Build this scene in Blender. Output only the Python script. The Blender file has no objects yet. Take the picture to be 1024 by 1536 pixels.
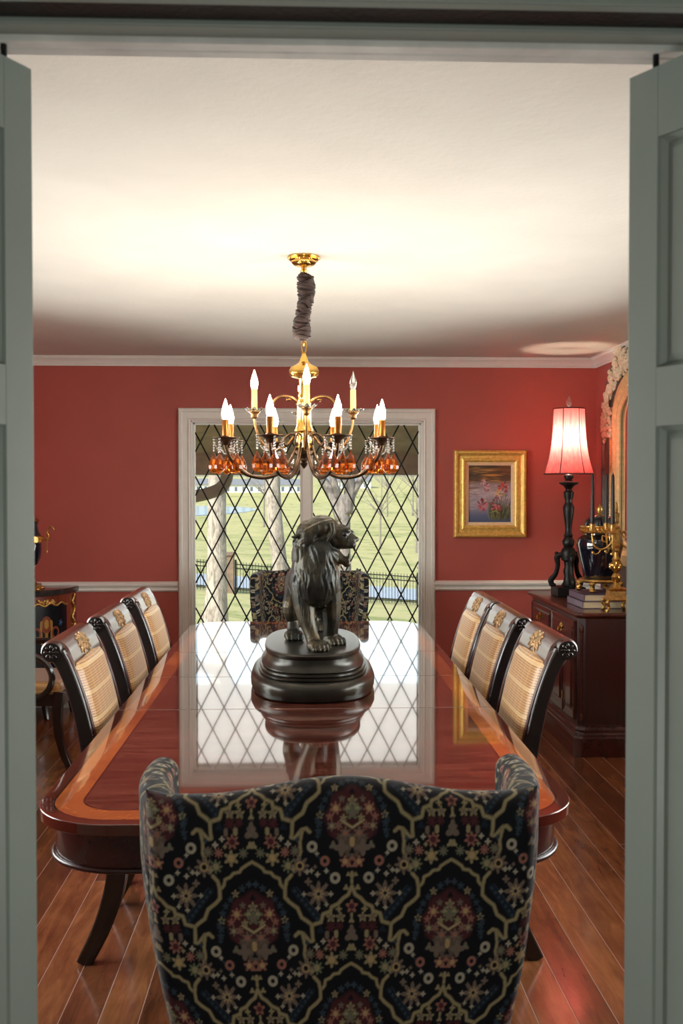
import bpy, bmesh, math, random
import numpy as np
from mathutils import Vector, Matrix
random.seed(7)
rng = np.random.default_rng(5)
SC = bpy.context.scene
COL = SC.collection
PI = math.pi
sin, cos, rad = math.sin, math.cos, math.radians

# ------------------------------------------------------------------ mesh helpers
class MB:
    def __init__(s):
        s.v = []; s.f = []
    def add(s, verts, faces):
        o = len(s.v)
        s.v.extend([tuple(p) for p in verts])
        s.f.extend([tuple(i + o for i in f) for f in faces])
        return s
    def box(s, x0, x1, y0, y1, z0, z1):
        v = [(x0,y0,z0),(x1,y0,z0),(x1,y1,z0),(x0,y1,z0),(x0,y0,z1),(x1,y0,z1),(x1,y1,z1),(x0,y1,z1)]
        return s.add(v, [(3,2,1,0),(4,5,6,7),(0,1,5,4),(1,2,6,5),(2,3,7,6),(3,0,4,7)])
    def rings(s, rings, closed=True, cap0=True, cap1=True):
        n = len(rings[0]); o = len(s.v)
        for r in rings: s.v.extend([tuple(p) for p in r])
        m = n if closed else n - 1
        for i in range(len(rings) - 1):
            for j in range(m):
                a = o + i*n + j; b = o + i*n + (j+1) % n
                s.f.append((a, b, b + n, a + n))
        if cap0: s.f.append(tuple(o + j for j in reversed(range(n))))
        if cap1: s.f.append(tuple(o + (len(rings)-1)*n + j for j in range(n)))
        return s
    def lathe(s, prof, c=(0,0,0), seg=24, cap0=True, cap1=True, sq=None):
        rr = []
        for r, z in prof:
            ring = []
            for j in range(seg):
                a = 2*PI*j/seg
                ring.append((c[0] + max(r,1e-5)*cos(a), c[1] + max(r,1e-5)*sin(a), c[2] + z))
            rr.append(ring)
        if rr and prof[0][1] > prof[-1][1]: rr.reverse(); cap0, cap1 = cap1, cap0
        return s.rings(rr, True, cap0, cap1)
    def tube(s, pts, r, seg=10, cap=True, closed=False):
        pts = [Vector(p) for p in pts]; n = len(pts)
        if not hasattr(r, '__len__'): r = [r]*n
        T = []
        for i in range(n):
            if closed: t = pts[(i+1) % n] - pts[i-1]
            else: t = pts[min(i+1, n-1)] - pts[max(i-1, 0)]
            T.append(t.normalized() if t.length > 1e-9 else Vector((0,0,1)))
        ref = Vector((0,0,1)) if abs(T[0].z) < .9 else Vector((1,0,0))
        N = (ref - T[0]*ref.dot(T[0])).normalized(); rr = []
        for i in range(n):
            N = N - T[i]*N.dot(T[i])
            if N.length < 1e-6: N = T[i].orthogonal()
            N.normalize(); B = T[i].cross(N)
            rr.append([pts[i] + (N*cos(2*PI*j/seg) + B*sin(2*PI*j/seg))*r[i] for j in range(seg)])
        if closed:
            rr.append(rr[0]); return s.rings(rr, True, False, False)
        return s.rings(rr, True, cap, cap)
    def ell(s, c, r, seg=16, rot=None):
        if not hasattr(r, '__len__'): r = (r, r, r)
        rr = []; m = max(6, seg//2)
        for i in range(m + 1):
            ph = -PI/2 + PI*i/m; ring = []
            for j in range(seg):
                a = 2*PI*j/seg
                p = Vector((max(cos(ph),1e-4)*cos(a)*r[0], max(cos(ph),1e-4)*sin(a)*r[1], sin(ph)*r[2]))
                if rot is not None: p = rot @ p
                ring.append(p + Vector(c))
            rr.append(ring)
        return s.rings(rr, True, True, True)
    def prism(s, poly, z0, z1, axis='z'):
        def P(a, b, h):
            return (a, b, h) if axis == 'z' else ((a, h, b) if axis == 'y' else (h, a, b))
        n = len(poly); o = len(s.v)
        A = sum(poly[i][0]*poly[(i+1)%n][1] - poly[(i+1)%n][0]*poly[i][1] for i in range(n))
        if (A < 0) != (axis == 'y'): poly = list(reversed(poly))
        s.v.extend([P(a, b, z0) for a, b in poly]); s.v.extend([P(a, b, z1) for a, b in poly])
        s.f.append(tuple(o + i for i in reversed(range(n)))); s.f.append(tuple(o + n + i for i in range(n)))
        for i in range(n):
            j = (i+1) % n; s.f.append((o+i, o+j, o+n+j, o+n+i))
        return s
    def sweep(s, path, t, w, rnd=.25):
        """rounded-rect section; path = [(x,z)], t = thickness list in the plane, w=(y0,y1)"""
        n = len(path); rr = []
        if not hasattr(t, '__len__'): t = [t]*n
        for i in range(n):
            a = path[max(i-1,0)]; b = path[min(i+1,n-1)]
            tx, tz = b[0]-a[0], b[1]-a[1]; L = math.hypot(tx, tz) or 1
            nx, nz = -tz/L, tx/L; h = t[i]/2; x, z = path[i]; c = min(rnd*t[i], (w[1]-w[0])*rnd)
            ring = []
            for u, v in ((-h, w[0]+c), (-h+c, w[0]), (h-c, w[0]), (h, w[0]+c), (h, w[1]-c), (h-c, w[1]), (-h+c, w[1]), (-h, w[1]-c)):
                ring.append((x + nx*u, v, z + nz*u))
            rr.append(ring)
        return s.rings(rr)
    def xf(s, M):
        s.v = [tuple(M @ Vector(p)) for p in s.v]; return s
    def build(s, name, m, parent=None, smooth=35, bevel=0, seg=2, fixn=True, loc=None):
        me = bpy.data.meshes.new(name)
        me.from_pydata(s.v, [], s.f)
        if fixn:
            bm = bmesh.new(); bm.from_mesh(me)
            bmesh.ops.recalc_face_normals(bm, faces=bm.faces); bm.to_mesh(me); bm.free()
        return link(name, me, m, parent, smooth, bevel, seg, loc)

def link(name, me, m, parent=None, smooth=35, bevel=0, seg=2, loc=None):
    if smooth:
        me.polygons.foreach_set('use_smooth', [True]*len(me.polygons))
        if smooth < 180: me.set_sharp_from_angle(angle=rad(smooth))
    me.materials.append(m)
    o = bpy.data.objects.new(name, me); COL.objects.link(o)
    if parent is not None: o.parent = parent
    if loc: o.location = loc
    if bevel:
        b = o.modifiers.new('bevel', 'BEVEL'); b.width = bevel; b.segments = seg
        b.limit_method = 'ANGLE'; b.angle_limit = rad(35); b.harden_normals = bool(smooth)
    return o

def tag(o, label=None, cat=None, group=None, kind=None):
    if label: o['label'] = label
    if cat: o['category'] = cat
    if group: o['group'] = group
    if kind: o['kind'] = kind
    return o
def thing(name, label, cat, loc=(0,0,0), rz=0, group=None, kind=None):
    o = bpy.data.objects.new(name, None); COL.objects.link(o)
    o.location = loc; o.rotation_euler = (0,0,rz); o.empty_display_size = .1
    return tag(o, label, cat, group, kind)
def struct(name, mb, m, label=None, cat=None, **k):
    o = mb.build(name, m, **k)
    return tag(o, label, cat, kind='structure')
def dup(root, loc, rz=0, label=None):
    r = root.copy(); COL.objects.link(r); r.location = loc; r.rotation_euler = (0,0,rz)
    if label: r['label'] = label
    for ch in list(root.children):
        c = ch.copy(); COL.objects.link(c); c.parent = r
        for g in list(ch.children):
            d = g.copy(); COL.objects.link(d); d.parent = c
    return r
def cr(pts, n=6):
    """Catmull-Rom resample of tuples of any length"""
    P = [np.array(p, float) for p in pts]; P = [2*P[0]-P[1]] + P + [2*P[-1]-P[-2]]; out = []
    for i in range(1, len(P)-2):
        for k in range(n):
            t = k/n; a, b, c, d = P[i-1], P[i], P[i+1], P[i+2]
            out.append(tuple(.5*((2*b) + (c-a)*t + (2*a-5*b+4*c-d)*t*t + (3*b-a-3*c+d)*t**3)))
    out.append(tuple(P[-2])); return out
def fuse(mb, voxel, smooth=4, fac=.5):
    """union of overlapping closed shells -> one continuous skin"""
    me = bpy.data.meshes.new('tmp'); me.from_pydata(mb.v, [], mb.f)
    bm = bmesh.new(); bm.from_mesh(me); bmesh.ops.recalc_face_normals(bm, faces=bm.faces); bm.to_mesh(me); bm.free()
    o = bpy.data.objects.new('tmp', me); COL.objects.link(o)
    r = o.modifiers.new('r', 'REMESH'); r.mode = 'VOXEL'; r.voxel_size = voxel
    s = o.modifiers.new('s', 'SMOOTH'); s.iterations = smooth; s.factor = fac
    bpy.context.view_layer.update()
    dg = bpy.context.evaluated_depsgraph_get()
    out = bpy.data.meshes.new_from_object(o.evaluated_get(dg))
    bpy.data.objects.remove(o); bpy.data.meshes.remove(me)
    return out

# ------------------------------------------------------------------ materials
def lin(r, g, b):
    f = lambda c: (c/255/12.92) if c/255 <= .04045 else ((c/255+.055)/1.055)**2.4
    return (f(r), f(g), f(b))
class NT:
    def __init__(s, name):
        s.m = bpy.data.materials.new(name); s.m.use_nodes = True
        s.t = s.m.node_tree; s.t.nodes.clear()
        s.out = s.t.nodes.new('ShaderNodeOutputMaterial')
    def n(s, typ, **k):
        nd = s.t.nodes.new(typ)
        for a, b in k.items(): setattr(nd, a, b)
        return nd
    def set(s, sock, v):
        if isinstance(v, bpy.types.NodeSocket): s.t.links.new(v, sock)
        elif hasattr(v, '__len__') and hasattr(sock.default_value, '__len__') and len(sock.default_value) == 4 and len(v) == 3:
            sock.default_value = (*v, 1)
        else: sock.default_value = v
    def math(s, op, a, b=0, c=0):
        nd = s.n('ShaderNodeMath', operation=op)
        s.set(nd.inputs[0], a); s.set(nd.inputs[1], b)
        if len(nd.inputs) > 2: s.set(nd.inputs[2], c)
        return nd.outputs[0]
    def coord(s, which='Object', scale=(1,1,1), rot=(0,0,0)):
        tc = s.n('ShaderNodeTexCoord'); mp = s.n('ShaderNodeMapping')
        mp.inputs['Scale'].default_value = scale; mp.inputs['Rotation'].default_value = rot
        s.t.links.new(tc.outputs[which], mp.inputs[0]); return mp.outputs[0]
    def noise(s, vec, scale, detail=4, rough=.55, dist=0):
        nd = s.n('ShaderNodeTexNoise'); s.set(nd.inputs['Vector'], vec)
        nd.inputs['Scale'].default_value = scale; nd.inputs['Detail'].default_value = detail
        nd.inputs['Roughness'].default_value = rough; nd.inputs['Distortion'].default_value = dist
        return nd.outputs[0]
    def ramp(s, f, stops):
        nd = s.n('ShaderNodeValToRGB'); s.set(nd.inputs[0], f); e = nd.color_ramp.elements
        while len(e) < len(stops): e.new(.5)
        for i, (p, c) in enumerate(stops): e[i].position = p; e[i].color = (*c, 1)
        return nd.outputs[0]
    def mix(s, f, a, b):
        nd = s.n('ShaderNodeMix', data_type='RGBA')
        s.set(nd.inputs[0], f); s.set(nd.inputs[6], a); s.set(nd.inputs[7], b); return nd.outputs[2]
    def bump(s, h, strength=.3, dist=.01):
        nd = s.n('ShaderNodeBump'); nd.inputs['Strength'].default_value = strength
        nd.inputs['Distance'].default_value = dist; s.set(nd.inputs['Height'], h); return nd.outputs[0]
    def bsdf(s, color, rough=.5, metal=0, normal=None, **k):
        p = s.n('ShaderNodeBsdfPrincipled'); I = p.inputs
        s.set(I['Base Color'], color); s.set(I['Roughness'], rough); s.set(I['Metallic'], metal)
        if normal is not None: s.set(I['Normal'], normal)
        for a, b in k.items(): s.set(I[a.replace('_', ' ')], b)
        s.t.links.new(p.outputs[0], s.out.inputs[0]); return p

def mat(name, c, rough=.5, metal=0, var=.12, vscale=14, bump=0, bscale=60, rvar=0, stretch=(1,1,1), **k):
    """painted / cast / plain surface: colour with noise variation, optional bump"""
    t = NT(name); co = t.coord('Object', stretch)
    n = t.noise(co, vscale)
    a = tuple(max(0, x*(1-var)) for x in c); b = tuple(min(1, x*(1+var)) for x in c)
    colr = t.ramp(n, [(.3, a), (.7, b)])
    nm = t.bump(t.noise(co, bscale, 5), bump, .004) if bump else None
    r = rough
    if rvar: r = t.math('MULTIPLY_ADD', t.noise(co, vscale*2), rvar, rough - rvar/2)
    t.bsdf(colr, r, metal, nm, **k); return t.m

def wood(name, dark, light, axis='y', scale=9, rough=.25, coat=.6, bump=.06, **k):
    t = NT(name)
    st = {'x': (.12,1,1), 'y': (1,.12,1), 'z': (1,1,.12)}[axis]
    co = t.coord('Object', st)
    n1 = t.noise(co, scale, 5, .6, .8); n2 = t.noise(co, scale*9, 3, .6)
    f = t.math('MULTIPLY_ADD', n2, .35, t.math('MULTIPLY', n1, .75))
    colr = t.ramp(f, [(.33, dark), (.72, light)])
    t.bsdf(colr, rough, 0, t.bump(n2, bump, .002), Coat_Weight=coat, Coat_Roughness=.08, **k); return t.m
def emit(name, c, strength):
    t = NT(name); e = t.n('ShaderNodeEmission'); t.set(e.inputs[0], c); e.inputs[1].default_value = strength
    t.t.links.new(e.outputs[0], t.out.inputs[0]); return t.m

RED_C = lin(174, 84, 75)
M = {}
M['red'] = mat('red_wall_paint', RED_C, .55, var=.05, vscale=3, bump=.12, bscale=220)
M['white'] = mat('white_trim_paint', lin(230,228,222), .35, var=.03)
M['ceil'] = mat('ceiling_texture', lin(208,202,193), .8, var=.03, vscale=4, bump=.5, bscale=38)
M['door'] = mat('grey_green_paint', lin(148,162,156), .38, var=.04, vscale=6, bump=.05, bscale=90)
M['hallwall'] = mat('hall_paint', lin(165,170,165), .6, var=.04)
M['brass'] = mat('polished_brass', (.80,.48,.12), .2, 1, var=.12, vscale=40)
M['brassd'] = mat('aged_brass', (.22,.115,.045), .34, 1, var=.35, vscale=40)
M['darkbrass'] = mat('darkened_brass', (.085,.05,.028), .3, .9, var=.4, vscale=40)
M['gilt'] = mat('gilt_bronze', (.62,.38,.12), .28, 1, var=.3, vscale=60, bump=.5, bscale=120)
M['goldleaf'] = mat('gold_leaf', (.92,.58,.16), .34, .55, var=.22, vscale=50, bump=.5, bscale=160)
M['liner'] = mat('cream_liner', lin(238,208,170), .7, var=.08, vscale=80)
M['ebony'] = mat('ebonised_wood', lin(26,20,20), .22, var=.2, vscale=20, Coat_Weight=.5, Coat_Roughness=.1)
M['mahog'] = wood('mahogany', lin(44,20,16), lin(98,50,36), 'y', 10, .28, .4)
M['mahogz'] = wood('mahogany_dark', lin(30,14,15), lin(60,31,29), 'z', 9, .3, .3)
M['mahogf'] = wood('mahogany_front', lin(38,16,16), lin(76,36,32), 'y', 9, .22, .5)
t = NT('patinated_bronze'); co = t.coord('Object'); big = t.noise(co, 7, 3, .5); sm_ = t.noise(co, 40, 4, .6); st_ = t.noise(t.coord('Object', (1,1,.12)), 75, 3, .6, 1.5)
f = t.math('ADD', t.math('MULTIPLY', big, .75), t.math('MULTIPLY', sm_, .3))
t.bsdf(t.ramp(f, [(.36, lin(22,28,29)), (.5, lin(42,42,36)), (.6, lin(66,60,45)), (.74, lin(102,84,56))]), t.math('MULTIPLY_ADD', sm_, .3, .25), .5, t.bump(t.math('ADD', st_, t.math('MULTIPLY', sm_, .4)), .55, .004)); M['bronze'] = t.m
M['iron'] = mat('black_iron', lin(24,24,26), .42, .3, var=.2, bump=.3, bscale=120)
M['lead'] = mat('dark_lead', lin(22,24,22), .5, .3, var=.1)
M['candle'] = mat('black_wax', lin(40,34,38), .4, var=.1)
M['navyglaze'] = mat('navy_glaze', lin(10,14,28), .06, var=.15, Coat_Weight=1)
M['pages'] = mat('book_pages', lin(226,206,170), .8, var=.12, vscale=160, stretch=(.05,.05,1))
M['cover'] = mat('mauve_book_cloth', lin(122,108,122), .5, var=.08, vscale=60)
M['cover2'] = mat('plum_book_cloth', lin(96,80,98), .5, var=.08, vscale=60)
M['cream'] = mat('carved_cream_gesso', lin(222,204,176), .6, var=.14, vscale=50, bump=.4, bscale=120)
M['agedblack'] = mat('aged_black_gesso', lin(72,66,60), .4, var=.5, vscale=60, bump=.6, bscale=90)
M['sleevefab'] = mat('brown_velvet', lin(50,31,25), .85, var=.25, vscale=30, Sheen_Weight=.15)
M['waxsleeve'] = mat('ivory_candle_sleeve', lin(238,196,98), .5, var=.06)
M['sleeveamber'] = mat('amber_candle_sleeve', lin(150,88,26), .3, .6, var=.15)
M['black'] = mat('black_pupil', (.004,.004,.004), .3)
def glassy(name, c, rough=.03, trans=1, ior=1.5, **k):
    t = NT(name); co = t.coord('Object'); n = t.noise(co, 60)
    t.bsdf(t.ramp(n, [(.3, tuple(x*.8 for x in c)), (.7, c)]), rough, 0, None, Transmission_Weight=trans, IOR=ior, **k); return t.m
M['amber'] = glassy('amber_crystal', (.78,.17,.014), .04, .85)
M['crystal'] = glassy('clear_crystal', (.95,.93,.88), .03, .9)
M['bulb'] = emit('lit_filament_bulb', (1,.86,.68), 80)
M['bulboff'] = glassy('clear_bulb_glass', (.95,.95,.92), .02, .9)
M['lampbulb'] = emit('lamp_bulb_glow', (1,.80,.60), 190)
# window pane: mostly clear with a Fresnel reflection
t = NT('window_glass'); tr = t.n('ShaderNodeBsdfTransparent'); gl = t.n('ShaderNodeBsdfGlossy'); gl.inputs['Roughness'].default_value = .02
fr = t.n('ShaderNodeFresnel'); fr.inputs[0].default_value = 1.3; mx = t.n('ShaderNodeMixShader')
t.t.links.new(fr.outputs[0], mx.inputs[0]); t.t.links.new(tr.outputs[0], mx.inputs[1]); t.t.links.new(gl.outputs[0], mx.inputs[2])
t.t.links.new(mx.outputs[0], t.out.inputs[0]); tr.inputs[0].default_value = (.93,.95,.94,1); M['glass'] = t.m
# mirror
t = NT('mirror_silver'); t.bsdf(t.ramp(t.noise(t.coord(), 3), [(.3,(.8,.8,.8)),(.7,(.88,.88,.88))]), .02, 1); M['mirror'] = t.m
# lampshade silk
t = NT('red_silk_shade'); co = t.coord('Object', (1,1,.08)); n = t.noise(co, 90, 3)
cc = t.ramp(n, [(.3, (.72,.12,.13)), (.7, (.86,.20,.19))])
d = t.n('ShaderNodeBsdfDiffuse'); l = t.n('ShaderNodeBsdfTranslucent'); mx = t.n('ShaderNodeMixShader'); mx.inputs[0].default_value = .55
t.set(d.inputs[0], cc); t.set(l.inputs[0], cc)
t.t.links.new(d.outputs[0], mx.inputs[1]); t.t.links.new(l.outputs[0], mx.inputs[2]); t.t.links.new(mx.outputs[0], t.out.inputs[0]); M['shade'] = t.m
M['darkred'] = mat('dark_red_braid', lin(70,14,18), .7, var=.1)
# plank floor: boards along Y, .1135 wide, pale bevel line, staggered butt joints
t = NT('mahogany_plank_floor'); co = t.coord('Object'); sp = t.n('ShaderNodeSeparateXYZ'); t.t.links.new(co, sp.inputs[0])
BW = .1135
bx = t.math('DIVIDE', t.math('ADD', sp.outputs[0], 10 + .008), BW); bi = t.math('FLOOR', bx); bf = t.math('FRACT', bx)
wn = t.n('ShaderNodeTexWhiteNoise', noise_dimensions='1D'); t.t.links.new(bi, wn.inputs['W'])
yy = t.math('ADD', t.math('DIVIDE', sp.outputs[1], 2.6), t.math('MULTIPLY', wn.outputs[0], 7)); yf = t.math('FRACT', yy); yi = t.math('FLOOR', yy)
wn2 = t.n('ShaderNodeTexWhiteNoise', noise_dimensions='2D'); cb = t.n('ShaderNodeCombineXYZ'); t.t.links.new(bi, cb.inputs[0]); t.t.links.new(yi, cb.inputs[1]); t.t.links.new(cb.outputs[0], wn2.inputs['Vector'])
ex = t.math('MINIMUM', bf, t.math('SUBTRACT', 1, bf)); ey = t.math('MULTIPLY', t.math('MINIMUM', yf, t.math('SUBTRACT', 1, yf)), 2.6/BW)
edge = t.math('MINIMUM', ex, ey)
line = t.math('LESS_THAN', edge, .0095)
g1 = t.noise(t.coord('Object', (1,.14,1)), 22, 5, .6, 1.0); g2 = t.noise(co, 5, 5, .6)
f = t.math('ADD', t.math('MULTIPLY', g1, .55), t.math('ADD', t.math('MULTIPLY', g2, .25), t.math('MULTIPLY', wn2.outputs[0], .22)))
wcol = t.ramp(f, [(.3, lin(70,40,27)), (.52, lin(124,74,46)), (.74, lin(170,114,72))])
colr = t.mix(line, wcol, lin(196,168,158))
hgt = t.math('MINIMUM', t.math('DIVIDE', edge, .05), 1)
nm = t.bump(t.math('ADD', hgt, t.math('MULTIPLY', g2, .25)), .25, .003)
t.bsdf(colr, t.math('MULTIPLY_ADD', g2, .18, .12), 0, nm, Coat_Weight=.4, Coat_Roughness=.1); M['floor'] = t.m
# crossbanded table top (rounded-rectangle distance drives rim / satinwood band / field)
TBX, TBY, TBR = .645, 1.747, .20
t = NT('crossbanded_table_top'); co = t.coord('Object'); sp = t.n('ShaderNodeSeparateXYZ'); t.t.links.new(co, sp.inputs[0])
qx = t.math('SUBTRACT', t.math('ABSOLUTE', sp.outputs[0]), TBX - TBR); qy = t.math('SUBTRACT', t.math('ABSOLUTE', sp.outputs[1]), TBY - TBR)
mxx = t.math('MAXIMUM', qx, 0); myy = t.math('MAXIMUM', qy, 0)
ln = t.math('SQRT', t.math('ADD', t.math('MULTIPLY', mxx, mxx), t.math('MULTIPLY', myy, myy)))
dd = t.math('SUBTRACT', TBR, t.math('ADD', ln, t.math('MINIMUM', t.math('MAXIMUM', qx, qy), 0)))
gx = t.noise(t.coord('Object', (.35,2.6,1)), 7, 7, .68, 1.0); gf = t.noise(co, 70, 3)
gg = t.math('MULTIPLY_ADD', gf, .2, t.math('MULTIPLY', gx, .85))
field = t.ramp(gg, [(.36, lin(44,19,15)), (.5, lin(76,36,28)), (.64, lin(112,62,48))])
band = t.ramp(t.math('MULTIPLY_ADD', gf, .3, t.math('MULTIPLY', gx, .7)), [(.35, lin(146,66,30)), (.65, lin(196,108,54))])
rim = t.ramp(gg, [(.2, lin(74,28,18)), (.8, lin(100,42,27))])
c1 = t.mix(t.math('GREATER_THAN', dd, .034), rim, band); c1 = t.mix(t.math('GREATER_THAN', dd, .104), c1, field)
l1 = t.math('LESS_THAN', t.math('ABSOLUTE', t.math('SUBTRACT', dd, .034)), .0022); l2 = t.math('LESS_THAN', t.math('ABSOLUTE', t.math('SUBTRACT', dd, .104)), .0022)
c1 = t.mix(t.math('MAXIMUM', l1, l2), c1, lin(30,14,10))
sc1 = t.noise(t.coord('Object', (1,1,1)), 6, 6, .7)
t.bsdf(c1, t.math('MULTIPLY_ADD', sc1, .10, .02), 0, None, IOR=1.6, Coat_Weight=.9, Coat_Roughness=.03, Coat_IOR=1.75); M['top'] = t.m
# gold and cream ribbed upholstery
t = NT('gold_striped_upholstery'); co = t.coord('Object'); sp = t.n('ShaderNodeSeparateXYZ'); t.t.links.new(co, sp.inputs[0])
s1 = t.math('SINE', t.math('MULTIPLY', sp.outputs[2], 2*PI/.0085)); s2 = t.math('FRACT', t.math('DIVIDE', sp.outputs[2], .085))
s3 = t.math('FRACT', t.math('DIVIDE', sp.outputs[1], .058)); s4 = t.math('SINE', t.math('MULTIPLY', sp.outputs[1], 2*PI/.008))
base = t.mix(t.math('MULTIPLY_ADD', s1, .5, .5), lin(146,92,36), lin(214,164,94))
base = t.mix(t.math('MULTIPLY', t.math('LESS_THAN', s2, .16), .7), base, lin(232,198,140))
base = t.mix(t.math('MULTIPLY', t.math('LESS_THAN', s3, .14), .45), base, lin(228,186,120))
base = t.mix(t.math('MULTIPLY', t.math('GREATER_THAN', s4, .4), .25), base, lin(150,96,40))
t.bsdf(base, .38, 0, t.bump(t.math('ADD', s1, s4), .15, .001), Sheen_Weight=.4, Specular_IOR_Level=.8); M['stripe'] = t.m
# vertex-coloured woven cloth, oil paint and painted panels (colour attribute 'Col')
def vcol(name, rough, bump=0, bscale=400, **k):
    t = NT(name); a = t.n('ShaderNodeVertexColor'); a.layer_name = 'Col'
    n = t.noise(t.coord('Object'), bscale, 2)
    c = t.mix(t.math('MULTIPLY', n, .25), a.outputs[0], (0,0,0))
    t.bsdf(c, rough, 0, t.bump(n, bump, .001) if bump else None, **k); return t.m
M['tapestry'] = vcol('floral_tapestry', .8, .35, 900, Specular_IOR_Level=.25, Sheen_Weight=.16, Sheen_Roughness=.3)
M['oil'] = vcol('oil_paint', .4, .4, 260)
M['lacquer'] = vcol('painted_lacquer', .25)
# ------------------------------------------------------------------ setting
XL, XR, YN, YF, ZC = -2.06, 2.06, 1.13, 7.01, 2.44
WX0, WX1, WZ0, WZ1 = -.795, .832, .30, 2.0       # far window opening
struct('floor', MB().box(-2.2, 2.2, -2.2, 7.16, -.08, 0), M['floor'], 'dark red-brown wood plank floor', 'floor')
struct('ceiling', MB().box(-2.2, 2.2, 1.13, 7.16, ZC, ZC+.1), M['ceil'], 'white textured ceiling', 'ceiling')
w = MB()
w.box(-2.2, WX0, YF, YF+.15, 0, ZC); w.box(WX1, 2.2, YF, YF+.15, 0, ZC)
w.box(WX0, WX1, YF, YF+.15, WZ1, ZC); w.box(WX0, WX1, YF, YF+.15, 0, WZ0)
struct('wall_far', w, M['red'], 'brick red painted wall around the window', 'wall', smooth=0)
# left wall with a window opening added out of view for fill light
LY0, LY1, LZ0, LZ1 = 2.5, 5.1, .75, 2.05
w = MB(); w.box(XL-.14, XL, YN, LY0, 0, ZC); w.box(XL-.14, XL, LY1, YF, 0, ZC)
w.box(XL-.14, XL, LY0, LY1, 0, LZ0); w.box(XL-.14, XL, LY0, LY1, LZ1, ZC)
struct('wall_left', w, M['red'], 'brick red painted left wall', 'wall', smooth=0)
w = MB(); w.box(XR, XR+.14, YN, LY0, 0, ZC); w.box(XR, XR+.14, LY1, YF, 0, ZC)
w.box(XR, XR+.14, LY0, LY1, 0, LZ0); w.box(XR, XR+.14, LY0, LY1, LZ1, ZC)
struct('wall_right', w, M['red'], 'brick red painted right wall', 'wall', smooth=0)
# near wall with the doorway (hall side)
DX0, DX1, DZ = -.76, .85, 2.05
w = MB(); w.box(-2.2, DX0, 1.14, 1.24, 0, ZC); w.box(DX1, 2.2, 1.14, 1.24, 0, ZC); w.box(DX0, DX1, 1.186, 1.24, DZ+.03, ZC)
struct('wall_near', w, M['hallwall'], 'hall wall around the doorway', 'wall', smooth=0)
w = MB(); w.box(-1.3, -1.2, -2.2, 1.14, 0, ZC); w.box(1.3, 1.4, -2.2, 1.14, 0, ZC); w.box(-1.3, 1.4, -2.3, -2.2, 0, ZC)
struct('wall_hall', w, M['hallwall'], 'hall walls behind the doorway', 'wall', smooth=0)
struct('ceiling_hall', MB().box(-1.3, 1.4, -2.3, 1.13, ZC, ZC+.1), M['ceil'], 'hall ceiling', 'ceiling', smooth=0)
# head jamb, track and casing of the doorway
h = MB()
h.box(DX0-.02, DX1+.02, 1.184, 1.215, 2.052, 2.085)          # jamb head
h.box(DX0-.02, DX1+.02, 1.215, 1.26, 2.06, 2.085)
h.box(DX0-.10, DX1+.10, 1.126, 1.143, 2.056, 2.16)            # casing board, gap behind it holds the dark shade strip
h.box(DX0-.02, DX1+.02, 1.186, 1.215, 2.085, 2.2); h.box(DX0-.10, DX1+.10, 1.126, 1.186, 2.16, 2.18)
for y0, z0, y1, z1 in ((1.119,2.064,1.128,2.070),(1.110,2.085,1.128,2.10),(1.10,2.135,1.128,2.17)):
    h.box(DX0-.11, DX1+.11, y0, y1, z0, z1)
for x0, x1 in ((DX0-.10, DX0), (DX1, DX1+.10)):
    h.box(x0, x1, 1.12, 1.14, 0, 2.16)
for x0, x1 in ((DX0-.02, DX0), (DX1, DX1+.02)): h.box(x0, x1, 1.14, 1.25, 0, 2.06)
hd = struct('trim_1', h, M['door'], 'grey-green door casing across the top of the view', 'door casing', bevel=.004)
tag(MB().box(DX0-.02, DX1+.02, 1.1445, 1.1825, 2.0585, 2.08).build('gap_shade_strip', M['iron'], hd), 'dark strip standing in for shade in the gap of the door head')  # dark strip put in as the shade inside the header gap
tk = MB(); tk.box(DX0, DX1, 1.216, 1.236, 2.046, 2.06); tk.box(DX0, DX1, 1.239, 1.256, 2.046, 2.06); tk.box(DX0, DX1, 1.216, 1.256, 2.056, 2.061)
tag(tk.build('door_track', mat('white_track_metal', lin(236,240,238), .35, 0), hd, bevel=.001), 'pale metal sliding track under the door head')
# bifold doors
def door_leaf(name, a, b, parent):
    """panelled leaf from plan point a to plan point b, moulded panels on both faces"""
    a = Vector((a[0], a[1], 0)); b = Vector((b[0], b[1], 0)); L = (b-a).length; th = .032
    ux = (b-a).normalized(); uy = Vector((0,0,1)).cross(ux)
    F = Matrix(((ux.x, uy.x, 0, a.x), (ux.y, uy.y, 0, a.y), (0,0,1,0), (0,0,0,1)))
    Z0, Z1, ST = .012, 2.016, .044
    rails = [(Z0, .19), (.66, .76), (1.587, 1.658), (1.932, Z1)]
    m = MB(); m.box(0, ST, -th/2, th/2, Z0, Z1); m.box(L-ST, L, -th/2, th/2, Z0, Z1)
    for z0, z1 in rails: m.box(ST, L-ST, -th/2, th/2, z0, z1)
    m.xf(F); st = m.build('leaf_frame', M['door'], parent, bevel=.001)
    for k in range(3):
        z0, z1 = rails[k][1], rails[k+1][0]; p = MB()
        def fr(s, y): return [(ST+s, y, z0+s), (L-ST-s, y, z0+s), (L-ST-s, y, z1-s), (ST+s, y, z1-s)]
        p.rings([fr(.016, -.008), fr(.006, -.004), fr(0, -.010), fr(0, .010), fr(.006, .004), fr(.016, .008)])
        p.xf(F); p.build('panel', M['door'], st, smooth=0)
    return st
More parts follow.
